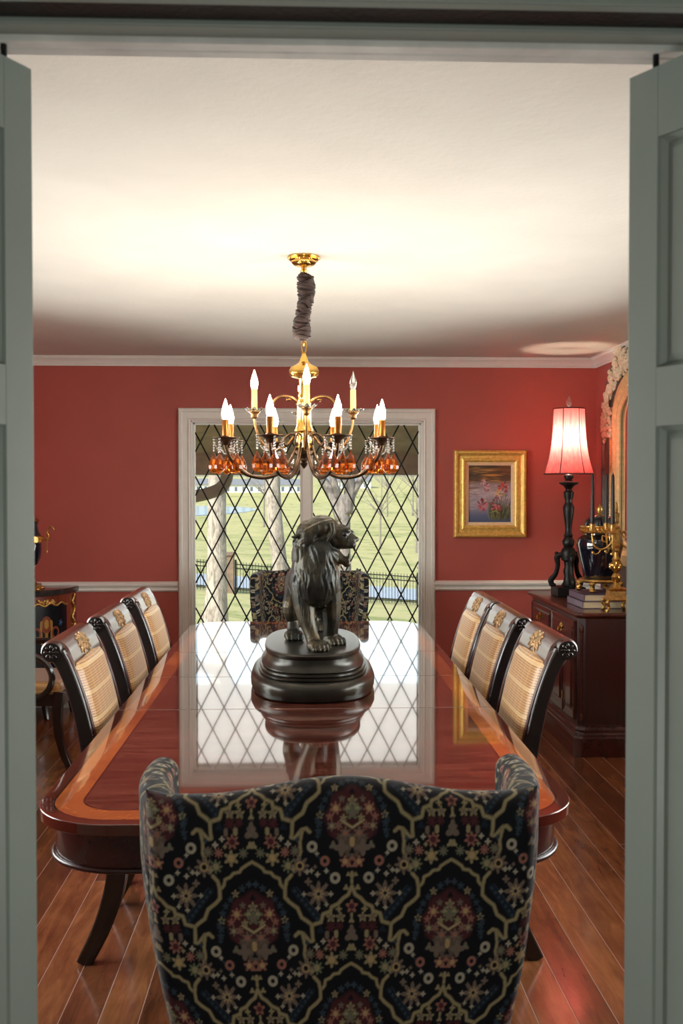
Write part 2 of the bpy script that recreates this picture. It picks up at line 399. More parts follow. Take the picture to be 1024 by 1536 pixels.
def bifold(name, x_free, x_mid, x_jamb, label):
    root = thing(name, label, 'door', (x_jamb, 1.232, 0), kind='structure')
    o = Vector(root.location)
    L1 = door_leaf('leaf', (x_free - o.x, 1.232 - o.y), (x_mid - o.x, .882 - o.y), root)
    L2 = door_leaf('leaf', (x_mid - o.x, .872 - o.y), (x_jamb - o.x, 1.225 - o.y), root)
    s = 1 if x_mid > x_free else -1
    pin = MB().lathe([(.004, 2.0), (.004, 2.0585)], (x_free + s*.020 - o.x, 1.227 - o.y, 0), 10)
    tag(pin.build('guide_pin', M['iron'], root), 'small dark pivot pin on the door top')
bifold('door_1', .412, .617, .835, 'grey-green folded panel door at the right edge')
bifold('door_2', -.341, -.541, -.745, 'grey-green folded panel door at the left edge')

# crown moulding, chair rail, baseboard
def profile_run(name, prof, runs, m, label, cat):
    """prof = [(out, z)]; runs: list of ('far'|'left'|'right', a, b)"""
    mb = MB()
    for side, a, b in runs:
        def P(o, z, t):
            return {'far': (t, YF-o, z), 'left': (XL+o, t, z), 'right': (XR-o, t, z)}[side]
        mb.rings([[P(o, z, t) for o, z in prof] for t in (a, b)])
    o = mb.build(name, m, smooth=30); return tag(o, label, cat, kind='structure')
crown = [(0,2.375),(.008,2.375),(.012,2.385),(.018,2.389),(.022,2.398),(.034,2.412),(.046,2.42),(.052,2.424),(.052,2.431),(.06,2.434),(.06,2.44),(0,2.44)]
profile_run('trim_2', crown, [('far', XL, XR), ('right', YN, YF), ('left', YN, YF)], M['white'], 'white crown moulding along the ceiling', 'crown moulding')
rail = [(0,.805),(.012,.808),(.02,.818),(.016,.828),(.018,.838),(.028,.848),(.03,.86),(.022,.868),(.012,.875),(0,.877)]
profile_run('trim_3', rail, [('far', XL, WX0-.09), ('far', WX1+.075, XR), ('right', YN, YF), ('left', YN, YF)], M['white'], 'white chair rail on the red walls', 'chair rail')
base = [(0,0),(.014,0),(.014,.10),(.008,.115),(0,.12)]
profile_run('baseboard_far', base, [('far', XL, WX0-.09), ('far', WX1+.075, XR)], M['white'], 'white baseboard under the red far wall', 'baseboard')
profile_run('baseboard_right', base, [('right', 1.3, YF)], M['white'], 'white baseboard along the right wall', 'baseboard')
profile_run('baseboard_left', base, [('left', 1.3, YF)], M['white'], 'white baseboard along the left wall', 'baseboard')

# far window: casing, sashes, mullion, leaded diamond lattice
win = thing('window_1', 'tall white window with black diamond lattice behind the lion', 'window', (0, YF, 0), kind='structure')
c = MB()
X0, X1, Z1 = WX0, WX1, WZ1
def casing_ring(o, y):   # inverted U
    return [(X0-o, y, WZ0), (X0-o, y, Z1+o), (X1+o, y, Z1+o), (X1+o, y, WZ0)]
c.rings([casing_ring(o, y) for o, y in ((.0,0),(.0,-.016),(.012,-.020),(.016,-.014),(.055,-.014),(.06,-.024),(.078,-.024),(.085,-.016),(.085,0))], closed=False, cap0=False, cap1=False)
c.box(X0-.11, X1+.11, -.05, .0, WZ0-.03, WZ0)       # stool
c.build('window_frame', M['white'], win, smooth=20)
s = MB(); J = .012
XM = .0125; MW = .031
s.box(X0, X0+J, 0, .12, WZ0, Z1); s.box(X1-J, X1, 0, .12, WZ0, Z1); s.box(X0, X1, 0, .12, Z1-J, Z1); s.box(X0, X1, 0, .12, WZ0, WZ0+J)
for xa, xb in ((X0+J, XM-MW), (XM+MW, X1-J)):
    q = .014
    for a in ((xa, xa+q, WZ0+J, Z1-J), (xb-q, xb, WZ0+J, Z1-J), (xa, xb, Z1-J-q, Z1-J), (xa, xb, WZ0+J, WZ0+J+.05)):
        s.box(a[0], a[1], .05, .085, a[2], a[3])
s.build('sash', M['white'], win, bevel=.002)
MB().box(XM-MW, XM+MW, .015, .10, WZ0+J, Z1-J).build('mullion', M['white'], win, bevel=.006)
def lattice(xa, xb, name):
    za, zb = WZ0+J+.05, Z1-J-.014
    pa, pz, y = .161, .3085, .062
    xn = -.729 if xa < 0 else .125; zn = 1.51 + 7.0*.00467    # a crossing node
    xn, zn = (-.7335, 1.543) if xa < 0 else (.1195, 1.543)
    m = MB(); r = .0052
    k = pz/pa
    for sgn in (1, -1):
        for i in range(-30, 31):
            # line: z - zn = sgn*k*(x - xn) + i*pz
            pts = []
            f = lambda x: zn + sgn*k*(x-xn) + i*pz
            xs = [xa, xb]
            lo, hi = sorted([(za - zn - i*pz)/(sgn*k) + xn, (zb - zn - i*pz)/(sgn*k) + xn])
            a, b = max(xa, lo), min(xb, hi)
            if b - a < .004: continue
            yy = y + (.004 if sgn > 0 else -.004)
            m.tube([(a, yy, f(a)), (b, yy, f(b))], r, 6)
    tag(m.build(name, M['lead'], win, smooth=180), 'black lead diamond lattice')
    MB().box(xa, xb, .074, .078, WZ0+J+.045, Z1-J-.01).build('pane', M['glass'], win, smooth=0)
lattice(X0+J+.014, XM-MW-.014, 'lattice')
lattice(XM+MW+.014, X1-J-.014, 'lattice')
# unseen side windows added to both walls to fill the near half with light
for nm, xw, sg, lab in (('fill_window_left', XL, -1, 'unseen white window added in the left wall to let fill light in'), ('fill_window_right', XR, 1, 'unseen white window added in the right wall to let fill light in')):
    w2 = thing(nm, lab, 'window', (xw, (LY0+LY1)/2, 0), kind='structure')
    c = MB(); yc = (LY0+LY1)/2
    def bx(a, b, *r): c.box(min(sg*a, sg*b), max(sg*a, sg*b), *r)
    for a in ((LY0-.08, LY0, LZ0-.08, LZ1+.08), (LY1, LY1+.08, LZ0-.08, LZ1+.08), (LY0, LY1, LZ1, LZ1+.08), (LY0, LY1, LZ0-.08, LZ0)):
        bx(-.02, 0, a[0]-yc, a[1]-yc, a[2], a[3])
    bx(.05, .09, -.03, .03, LZ0, LZ1)
    c.build('window_frame', M['white'], w2, bevel=.003)
    p = MB(); c = p; bx(.071, .075, LY0-yc, LY1-yc, LZ0, LZ1); p.build('pane', M['glass'], w2, smooth=0)

# ------------------------------------------------------------------ outdoors
def hgt(x, y):
    T = [(7,-.25),(14,-.55),(38,-2.58),(50,-2.75),(100,-4.0),(200,-4.5),(420,-4.5),(600,5),(900,14)]
    for (a, za), (b, zb) in zip(T, T[1:]):
        if y <= b:
            q = (y-a)/(b-a); z = za + (zb-za)*q; break
    else: z = T[-1][1]
    return z - .075*x*min(1, y/38)*(1 if y < 60 else max(0, 1-(y-60)/80))
def strip(ys, half, n, name, m, zoff=0, lab=None, cat=None, kind='structure'):
    mb = MB(); rows = []
    for y in ys:
        hw = half(y); rows.append([(-hw + 2*hw*i/n, y, hgt(-hw+2*hw*i/n, y) + zoff) for i in range(n+1)])
    mb.rings(rows, closed=False, cap0=False, cap1=False)
    o = mb.build(name, m, smooth=180); return tag(o, lab, cat, kind=kind)
t = NT('spring_lawn'); co = t.coord('Object')
a = t.noise(t.coord('Object', (.6,.35,1)), .5, 8, .7, 1.2); b = t.noise(co, 14, 4, .7); cst = t.noise(t.coord('Object', (.05,.05,1)), .6, 3)
f = t.math('ADD', t.math('MULTIPLY', a, .55), t.math('ADD', t.math('MULTIPLY', b, .25), t.math('MULTIPLY', cst, .25)))
t.bsdf(t.ramp(f, [(.36, lin(96,106,54)), (.46, lin(150,154,86)), (.54, lin(204,190,132)), (.62, lin(160,166,92)), (.72, lin(190,190,118))]), .9, 0, t.bump(b, .4, .03)); M['lawn'] = t.m
ys = [7.16,8,9,10,11,12,13,14,16,18,20,23,26,30,34,38,42,46,50,56,62,70,80,90,100,120,150,180,210,250,300,350,400,420,450,500,550,600,700,900]
strip(ys, lambda y: 14 + y*.9, 28, 'lawn', M['lawn'], 0, 'sunlit spring lawn sloping away outside', 'lawn')
M['road'] = mat('pale_asphalt', lin(176,184,190), .8, var=.08, vscale=3)
strip([40,41.5,43,44.5,46], lambda y: 60, 24, 'road', M['road'], .05, 'grey-blue road behind the garden fence', 'road')
M['pond'] = mat('pond_water', lin(96,150,205), .12, var=.08, vscale=.05)  # sky reflection put into the blue base colour
p = MB(); p.prism([(-48 + 33*cos(2*PI*i/40), 305 + 90*sin(2*PI*i/40)) for i in range(40)], -4.6, -4.36)
struct('pond', p, M['pond'], 'blue pond on the far lawn at left', 'pond')
# eave of the roof
M['eave'] = mat('weathered_eave', lin(188,176,160), .8, var=.2, vscale=9, bump=.4, bscale=60)
e = thing('eave', 'dark brown-grey roof eave hanging outside above the window', 'eave', (0, 7.16, 2.2), kind='structure')
MB().rings([[(x, 0, .02), (x, 0, .14), (x, 1.30, -.26), (x, 1.24, -.40)] for x in (-3.2, 3.2)]).build('soffit', M['eave'], e, smooth=0)
g = MB(); g.box(-3.2, 3.2, 1.22, 1.26, -.56, -.36); g.box(-3.2, 3.2, 1.26, 1.34, -.555, -.44); g.build('gutter', M['eave'], e, bevel=.01)
for x in (-2.1, -.35, 1.2): MB().rings([[(xx, .05, -.04), (xx, .05, .03), (xx, 1.2, -.34), (xx, 1.2, -.41)] for xx in (x, x+.05)]).build('rafter', M['eave'], e, smooth=0)
dp = MB().tube(cr([(-.64,1.2,-.45,.052),(-.65,1.2,-.58,.052),(-.69,1.19,-.66,.052),(-.79,1.17,-.71,.052),(-.97,1.14,-.75,.052),(-1.2,1.10,-.80,.052),(-1.5,1.02,-.86,.052)], 5) and
   [q[:3] for q in cr([(-.64,1.2,-.45),(-.65,1.2,-.58),(-.69,1.19,-.66),(-.79,1.17,-.71),(-.97,1.14,-.75),(-1.2,1.10,-.80),(-1.5,1.02,-.86)], 5)], .052, 10)
tag(dp.build('downspout', mat('grey_downspout', lin(172,166,156), .6, var=.12), e, smooth=180), 'bent grey downspout elbow')
# trees
def bark(name, a, b):
    t = NT(name); co = t.coord('Object', (1,1,.35)); n = t.noise(co, 9, 6, .7, 1.2); n2 = t.noise(co, 40, 3)
    t.bsdf(t.ramp(t.math('MULTIPLY_ADD', n2, .3, t.math('MULTIPLY', n, .8)), [(.36, a), (.62, b)]), .9, 0, t.bump(n2, .6, .03)); return t.m
M['bark'] = bark('pale_bark', lin(84,74,66), lin(196,184,172))
M['barkd'] = bark('grey_bark', lin(66,60,58), lin(160,150,144))
def tree(x, y, path, rr, m, branches, label, name='tree'):
    z0 = hgt(x, y); root = thing(name, label, 'tree', (x, y, z0), group=None)
    pts = cr([(*p, r) for p, r in zip(path, rr)], 6)
    MB().tube([q[:3] for q in pts], [q[3] for q in pts], 14).build('trunk', m, root, smooth=180)
    for br in branches:
        q = cr(br, 5); MB().tube([a[:3] for a in q], [a[3] for a in q], 8).build('branch', m, root, smooth=180)
    return root
def twigs(base, n, L, r, seed, up=.5):
    R = random.Random(seed); out = []
    for i in range(n):
        a = R.uniform(0, 2*PI); b = base + Vector((0,0,R.uniform(0, 1.4)))
        d = Vector((cos(a), sin(a), up + R.uniform(-.2,.4))); p = [tuple(b) + (r,)]
        for k in range(1, 5):
            b = b + d*L/4 + Vector((R.uniform(-.2,.2), R.uniform(-.2,.2), R.uniform(-.05,.2))); p.append(tuple(b) + (r*(1-k*.2),))
        out.append(p)
    return out
tree(-1.27, 14.2, [(-.03,0,-.2),(0,0,.25),(.02,0,.8),(.03,.03,2.2),(.05,.1,4.2),(.1,.1,6.5)], [.26,.185,.145,.125,.11,.06], M['bark'],
     twigs(Vector((.05,.05,3.2)), 7, 2.2, .05, 1), 'mottled pale tree trunk nearest the window, left side')
tree(-.54, 16.0, [(.25,0,-.2),(.2,0,.25),(.15,0,.9),(.05,0,1.9),(.0,.05,3.2),(-.1,.1,6)], [.2,.15,.125,.12,.11,.05], M['bark'],
     twigs(Vector((0,.05,3.6)), 7, 2.2, .05, 2), 'leaning pale tree trunk behind the left wing of the far armchair')
tree(.62, 15.5, [(.05,0,-.2),(.03,0,.3),(.0,0,1.2),(-.02,0,1.75),(-.04,0,2.15)], [.15,.115,.09,.105,.085], M['barkd'],
     [[(-.05,0,1.75,.1),(-.2,.05,2.15,.075),(-.36,.1,2.4,.06),(-.62,.1,2.62,.045),(-1.0,.1,2.75,.02)],
      [(.02,0,1.85,.1),(.08,0,2.2,.09),(.06,0,2.6,.08),(.15,.1,3.6,.05),(.1,.1,5,.02)],
      [(.04,0,2.0,.07),(.2,0,2.3,.055),(.36,0,2.5,.045),(.6,0,2.85,.03),(.9,.1,3.4,.012)],
      [(-.1,0,2.1,.06),(-.2,0,2.5,.05),(-.25,0,3.2,.04),(-.5,0,4.2,.02)],
      [(-.36,.1,2.4,.04),(-.5,.1,2.8,.03),(-.62,.1,3.3,.015)]], 'grey forked tree spreading bare branches behind the lion')
# far bare trees
for i, (px, y, h, lab) in enumerate([(7.4,98,7.5,'slim bare tree far out on the lawn, right pane, leftmost'), (10.3,92,6.5,'slim bare tree far out on the lawn, right pane, middle'),
        (17.0,150,12,'bare tree far off near the right window edge'), (-6.5,160,11,'hazy bare tree far off behind the pale leaning trunk'), (26,240,15,'hazy distant bare tree, rightmost'), (19,230,14,'hazy distant bare tree left of the rightmost one'), (9,260,14,'hazy distant tree above the forked trunk')]):
    tree(px, y, [(0,0,-.3),(0,0,h*.3),(.1,0,h*.6),(.2,0,h)], [.016*h,.012*h,.009*h,.003*h], M['barkd'], twigs(Vector((0,0,h*.42)), 10, h*.42, .006*h, 20+i, .8), lab)
# far houses
M['siding'] = mat('white_siding', lin(226,228,228), .7, var=.04); M['roofm'] = mat('grey_shingle', lin(130,132,136), .8)
M['dkwin'] = mat('dark_window', lin(90,104,118), .2)
def house(x, y, w_, label):
    z = hgt(x, y); r = thing('house', label, 'house', (x, y, z-.3))
    MB().box(-w_/2, w_/2, 0, 12, 0, 4.2).build('wall', M['siding'], r, smooth=0)
    MB().rings([[(xx, -1, 4.2), (xx, 6, 7.4), (xx, 13, 4.2)] for xx in (-w_/2-.6, w_/2+.6)]).build('roof', M['roofm'], r, smooth=0)
    n = int(w_/4)
    for k in range(n):
        xx = -w_/2 + 2 + k*4; MB().box(xx, xx+1.4, -.1, 0, 1, 3.2).build('window', M['dkwin'], r, smooth=0)
house(-62, 520, 32, 'low white house on the horizon, left of the tree trunk'); house(-22, 515, 40, 'low white house on the horizon between the two pale trunks')
house(24, 560, 26, 'low white building on the horizon beyond the forked tree')
# wrought fence and stone piers
FY = 38
M['stone'] = mat('brown_stone_pier', lin(132,110,94), .9, var=.3, vscale=4, bump=.6, bscale=8)
def pier(x, label):
    z = hgt(x, FY); r = thing('stone_pier', label, 'pillar', (x, FY, z))
    MB().box(-.22, .22, -.22, .22, -.2, 1.42).build('shaft', M['stone'], r, bevel=.02)
    MB().box(-.29, .29, -.29, .29, 1.42, 1.54).build('cap', M['stone'], r, bevel=.03)
pier(-2.9, 'brown stone fence pier beside the left tree trunk'); pier(4.6, 'brown stone fence pier at the right end of the fence')
def fence(xa, xb, label):
    r = thing('iron_fence', label, 'fence', (xa, FY, hgt(xa, FY)))
    z = lambda x: hgt(x, FY) - hgt(xa, FY)
    L = xb - xa; n = int(L/1.9) or 1
    for i in range(n+1):
        x = L*i/n; MB().box(x-.035, x+.035, -.035, .035, z(xa+x)-.1, z(xa+x)+1.28).build('post', M['iron'], r)
    for h in (.15, .95, 1.1):
        MB().rings([[(x, -.018, z(xa+x)+h-.02), (x, .018, z(xa+x)+h-.02), (x, .018, z(xa+x)+h+.02), (x, -.018, z(xa+x)+h+.02)] for x in (0, L)]).build('rail', M['iron'], r)
    m = MB(); k = int(L/.115)
    for i in range(k):
        x = L*(i+.5)/k; m.box(x-.010, x+.010, -.010, .010, z(xa+x)+.05, z(xa+x)+1.2)
    m.build('pickets', M['iron'], r, smooth=0)
fence(-12, -3.2, 'black iron fence left of the stone pier'); fence(-2.62, 4.30, 'black iron fence running right from the stone pier')
# ------------------------------------------------------------------ tapestry pattern (evaluated per vertex)
def sm(d, w): return np.clip(.5 - d/w, 0, 1)
KH, MAR, PNK, GLD, BLU, TAU, WHT, GRN, DKB = [np.array(lin(*c)) for c in
   ((160,148,112),(84,40,46),(162,112,98),(188,160,114),(54,70,84),(124,110,98),(182,176,156),(114,122,96),(28,42,56))]
BG = np.array(lin(9,13,22))
ARCH = [(0,-340),(30,-325),(62,-305),(72,-288),(108,-282),(128,-262),(158,-250),(164,-220),(178,-204),(190,-200)]
L2 = [(228,-268),(200,-240),(190,-200),(190,-150),(215,-125),(262,-92),(285,-42),(320,-20),(345,0),(400,-15),(412,-58),(455,-72),(462,-96),(500,-112),(530,-142),(560,-160),(581,-205)]
L3 = [(345,0),(348,60),(352,84),(332,88),(292,44),(266,38),(246,56)]
L4 = [(290,52),(302,110),(298,160),(312,200),(330,235)]
FLOW = [ # x, y, R, petals, colour, core
 (581,-98,33,5,PNK,MAR),(505,-84,17,4,KH,None),(458,-40,26,5,KH,TAU),(515,-40,26,5,KH,TAU),(581,-52,12,2,KH,None),(581,-22,16,3,KH,None),
 (458,10,30,7,MAR,None),(510,6,24,7,MAR,None),(396,28,20,3,DKB,None),(435,54,20,2,TAU,None),(490,50,20,2,KH,None),
 (581,28,26,3,TAU,None),(581,58,38,3,TAU,None),(470,104,37,7,PNK,MAR),(412,88,15,4,WHT,None),(428,128,12,4,KH,None),(330,155,29,9,TAU,GRN),(390,160,26,8,PNK,None),(572,126,21,3,KH,None),
 (532,164,26,8,GRN,TAU),(462,190,40,6,KH,GLD),(372,118,17,4,WHT,None),(372,232,36,8,GRN,KH),(304,234,50,8,TAU,GLD),(304,234,13,0,BG,None),
 (386,-166,62,8,TAU,None),(386,-166,30,8,GLD,WHT),(386,-166,10,0,BG,None),(345,-290,13,4,WHT,None),(380,-270,14,4,WHT,None),(326,-232,20,4,TAU,None),(458,-165,14,4,WHT,None),(382,-90,13,4,WHT,None),(300,-166,13,4,WHT,None),(345,-120,12,4,TAU,None),(430,-212,12,4,TAU,None),(432,-110,12,4,WHT,None),
 (240,-300,16,4,KH,None),(318,96,14,4,BLU,None),
 # medallion
 (0,-150,16,3,BG,None),(-30,-112,0,0,PNK,None),(96,-64,32,7,PNK,GLD),(0,-100,26,5,KH,TAU),(28,-62,26,4,GRN,KH),(0,-40,34,5,GRN,TAU),(50,-16,20,5,KH,None),(118,26,26,6,TAU,KH),(80,24,22,6,PNK,TAU),(130,-22,20,5,PNK,None),(60,-110,18,5,TAU,None),(40,64,32,6,TAU,PNK),(100,78,16,4,MAR,None),
 (62,140,42,4,TAU,None),(110,128,22,3,TAU,GRN),(0,110,24,2,GLD,None),(0,160,16,3,BG,None),(40,214,30,5,PNK,GLD),(0,196,14,4,PNK,None),(16,232,16,3,PNK,None),
 # garland ring
 (20,-222,18,4,BLU,None),(60,-200,20,5,BLU,None),(100,-172,20,5,KH,TAU),(130,-142,18,5,BLU,None),(158,-108,18,5,BLU,None),(178,-68,20,5,BLU,None),(186,-30,20,5,KH,BLU),(192,12,22,5,BLU,None),(196,52,20,5,BLU,None),(205,-10,13,5,BLU,None),(200,80,12,4,BLU,None),
 # scroll row
 (232,134,27,0,WHT,BG),(205,170,12,4,WHT,None),(158,210,25,0,PNK,BG),(150,262,13,4,WHT,None),(98,300,27,0,WHT,BG),
 (262,265,14,4,WHT,None),(215,240,11,4,TAU,None),
 # crown finial
 (0,284,18,2,KH,None),(22,282,12,3,KH,None),(0,318,14,2,KH,None),(34,352,16,3,KH,None)]
def tapestry(u, v):
    """u across, v up (metres) -> linear rgb (n,3)"""
    S = .0002926
    v = v/1.17; x = (u/S) % 1162.; x = np.where(x > 581, 1162 - x, x); y = ((-v/S) + 550) % 1100. - 550
    g = x > 290.5
    y = np.where(g, (y + 550 + 550) % 1100. - 550, y); x = np.where(g, 581 - x, x)
    xb = 581 - x; yb = (y + 1100) % 1100. - 550
    col = np.tile(BG, (len(x), 1))
    def paint(mask, c, a=1.):
        nonlocal col
        m = (np.clip(mask, 0, 1)*a)[:, None]; col = col*(1-m) + c*m
    W = lambda d: (d + 550) % 1100. - 550
    A = ((x, y), (xb, yb))
    # medallion egg
    e = np.hypot(x/np.where(y < 0, 155, 158), y/np.where(y < 0, 178, 112)) - 1 + .05*np.sin(9*np.arctan2(y, x))
    paint(sm(e*100, 14), MAR*.8)
    vz = np.maximum(np.abs(y - 130) - 62, x - (92 - .62*(y - 90)))
    paint(sm(vz, 12), TAU*.7, .9)
    vv = np.abs(y - (36 - .6*np.minimum(x, 66))) + np.maximum(x-66, 0); paint(sm(vv - 8, 6), KH*1.25)
    # blue bars in the lattice diamonds
    for px, py in A:
        for (ax, ay, bx, by, w, c, dash) in ((240,-190,388,-22,15,DKB,1),(222,150,92,330,4,BLU,0),(256,-206,404,-38,3,BLU,0)):
            dx, dy = bx-ax, by-ay; q = W(py-ay); L = math.hypot(dx, dy)
            tt = np.clip(((px-ax)*dx + q*dy)/L**2, 0, 1); d = np.hypot(px-ax-tt*dx, q-tt*dy)
            paint(sm(d-w, 5), c, .8)
            if dash: paint(sm(d-8, 4)*(np.sin(tt*L*.19) > 0), BLU, .8)
    # trellis
    for line, w in ((ARCH,8.5),(L2,10),(L3,10),(L4,9)):
        d = np.full(len(x), 1e9)
        for px, py in A:
            for (ax, ay), (bx, by) in zip(line, line[1:]):
                dx, dy = bx-ax, by-ay; q = W(py - (ay+by)/2) + (by-ay)/2
                tt = np.clip(((px-ax)*dx + q*dy)/(dx*dx+dy*dy), 0, 1)
                d = np.minimum(d, np.hypot(px-ax-tt*dx, q-tt*dy))
        paint(sm(d-w, 6), KH); paint(sm(np.abs(d-w)-2, 4), KH*.45, .7)
    for fx, fy, R, n, c, core in FLOW:
        if R <= 0: continue
        R = R*1.12
        for px, py in A:
            dx = px - fx; dy = W(py - fy); r = np.hypot(dx, dy)
            near = r < R*1.3
            if not near.any(): continue
            th = np.arctan2(dx, -dy)
            rr = R*(.76 + .24*np.cos(n*th)) if n else R
            paint(sm(r - rr, 5), c*.95)
            if n >= 5: paint(sm(np.abs(r - rr*.62) - 2, 4), c*.45, .6)
            if core is not None: paint(sm(r - R*.42, 5), core)
    nz = .82 + .36*((np.sin(u*9100)*np.sin(v*8700))*.25 + .5)
    return col*nz[:, None]

def slab(name, us, prof, T, halfw, pos, m, parent, uvf=None, cfun=None):
    """us: -1..1 across; prof(u) -> (z list outer up, arc, inner down) as arrays of (off, z, s); pos(u,off,z)->xyz"""
    P = []; UV = []
    for u in us:
        c = cfun(u); off, z, s = prof(u)
        P.append(pos(u, off*T*c, z)); UV.append(np.stack([np.full(len(s), u*halfw), s], 1))
    nu, ns = len(P), len(P[0]); P = np.array(P).reshape(-1, 3); UV = np.array(UV).reshape(-1, 2)
    i = np.arange(nu-1)[:, None]*ns + np.arange(ns-1)[None, :]; i = i.ravel()
    F = np.stack([i, i+ns, i+ns+1, i+1], 1)
    me = bpy.data.meshes.new(name)
    me.vertices.add(len(P)); me.vertices.foreach_set('co', P.ravel())
    me.loops.add(F.size); me.loops.foreach_set('vertex_index', F.ravel().astype(np.int32))
    me.polygons.add(len(F)); me.polygons.foreach_set('loop_start', np.arange(0, F.size, 4, dtype=np.int32)); me.polygons.foreach_set('loop_total', np.full(len(F), 4, np.int32))
    me.update(calc_edges=True); me.validate()
    a = me.color_attributes.new('Col', 'FLOAT_COLOR', 'POINT')
    cl = np.ones((len(P), 4)); uu, vv = (UV[:,0], UV[:,1]) if uvf is None else uvf(UV[:,0], UV[:,1])
    cl[:, :3] = tapestry(uu, vv)
    a.data.foreach_set('color', cl.ravel().astype(np.float32))
    return link(name, me, m, parent, 180)
def colour_mesh(o, f):
    """give every vertex of mesh object o the tapestry colour at f(co)->(u,v)"""
    me = o.data; co = np.empty(len(me.vertices)*3); me.vertices.foreach_get('co', co); co = co.reshape(-1, 3)
    a = me.color_attributes.new('Col', 'FLOAT_COLOR', 'POINT'); cl = np.ones((len(co), 4)); u, v = f(co)
    cl[:, :3] = tapestry(u, v); a.data.foreach_set('color', cl.ravel().astype(np.float32))
def rbox(c, s, r, n=10):
    """rounded box, dense grid"""
    mb = MB(); hx = [q/2 for q in s]
    for ax in range(3):
        for sg in (-1, 1):
            b, cc = (ax+1) % 3, (ax+2) % 3; rows = []
            nb = max(4, int(n*s[b]/.2)); nc = max(4, int(n*s[cc]/.2))
            for i in range(nb+1):
                row = []
                for j in range(nc+1):
                    p = [0,0,0]; p[ax] = sg*hx[ax]; p[b] = -hx[b] + s[b]*i/nb; p[cc] = -hx[cc] + s[cc]*j/nc
                    q = [max(-hx[k]+r, min(hx[k]-r, p[k])) for k in range(3)]
                    d = Vector([p[k]-q[k] for k in range(3)])
                    if d.length > 1e-9: d = d.normalized()*r
                    row.append((q[0]+d.x+c[0], q[1]+d.y+c[1], q[2]+d.z+c[2]))
                rows.append(row)
            mb.rings(rows, closed=False, cap0=False, cap1=False)
    bm = bmesh.new(); me = bpy.data.meshes.new('t'); me.from_pydata(mb.v, [], mb.f); bm.from_mesh(me)
    bmesh.ops.remove_doubles(bm, verts=bm.verts, dist=1e-5); bmesh.ops.recalc_face_normals(bm, faces=bm.faces)
    bm.verts.ensure_lookup_table(); out = MB(); out.v = [tuple(v.co) for v in bm.verts]; out.f = [tuple(v.index for v in f.verts) for f in bm.faces]
    bm.free(); bpy.data.meshes.remove(me); return out

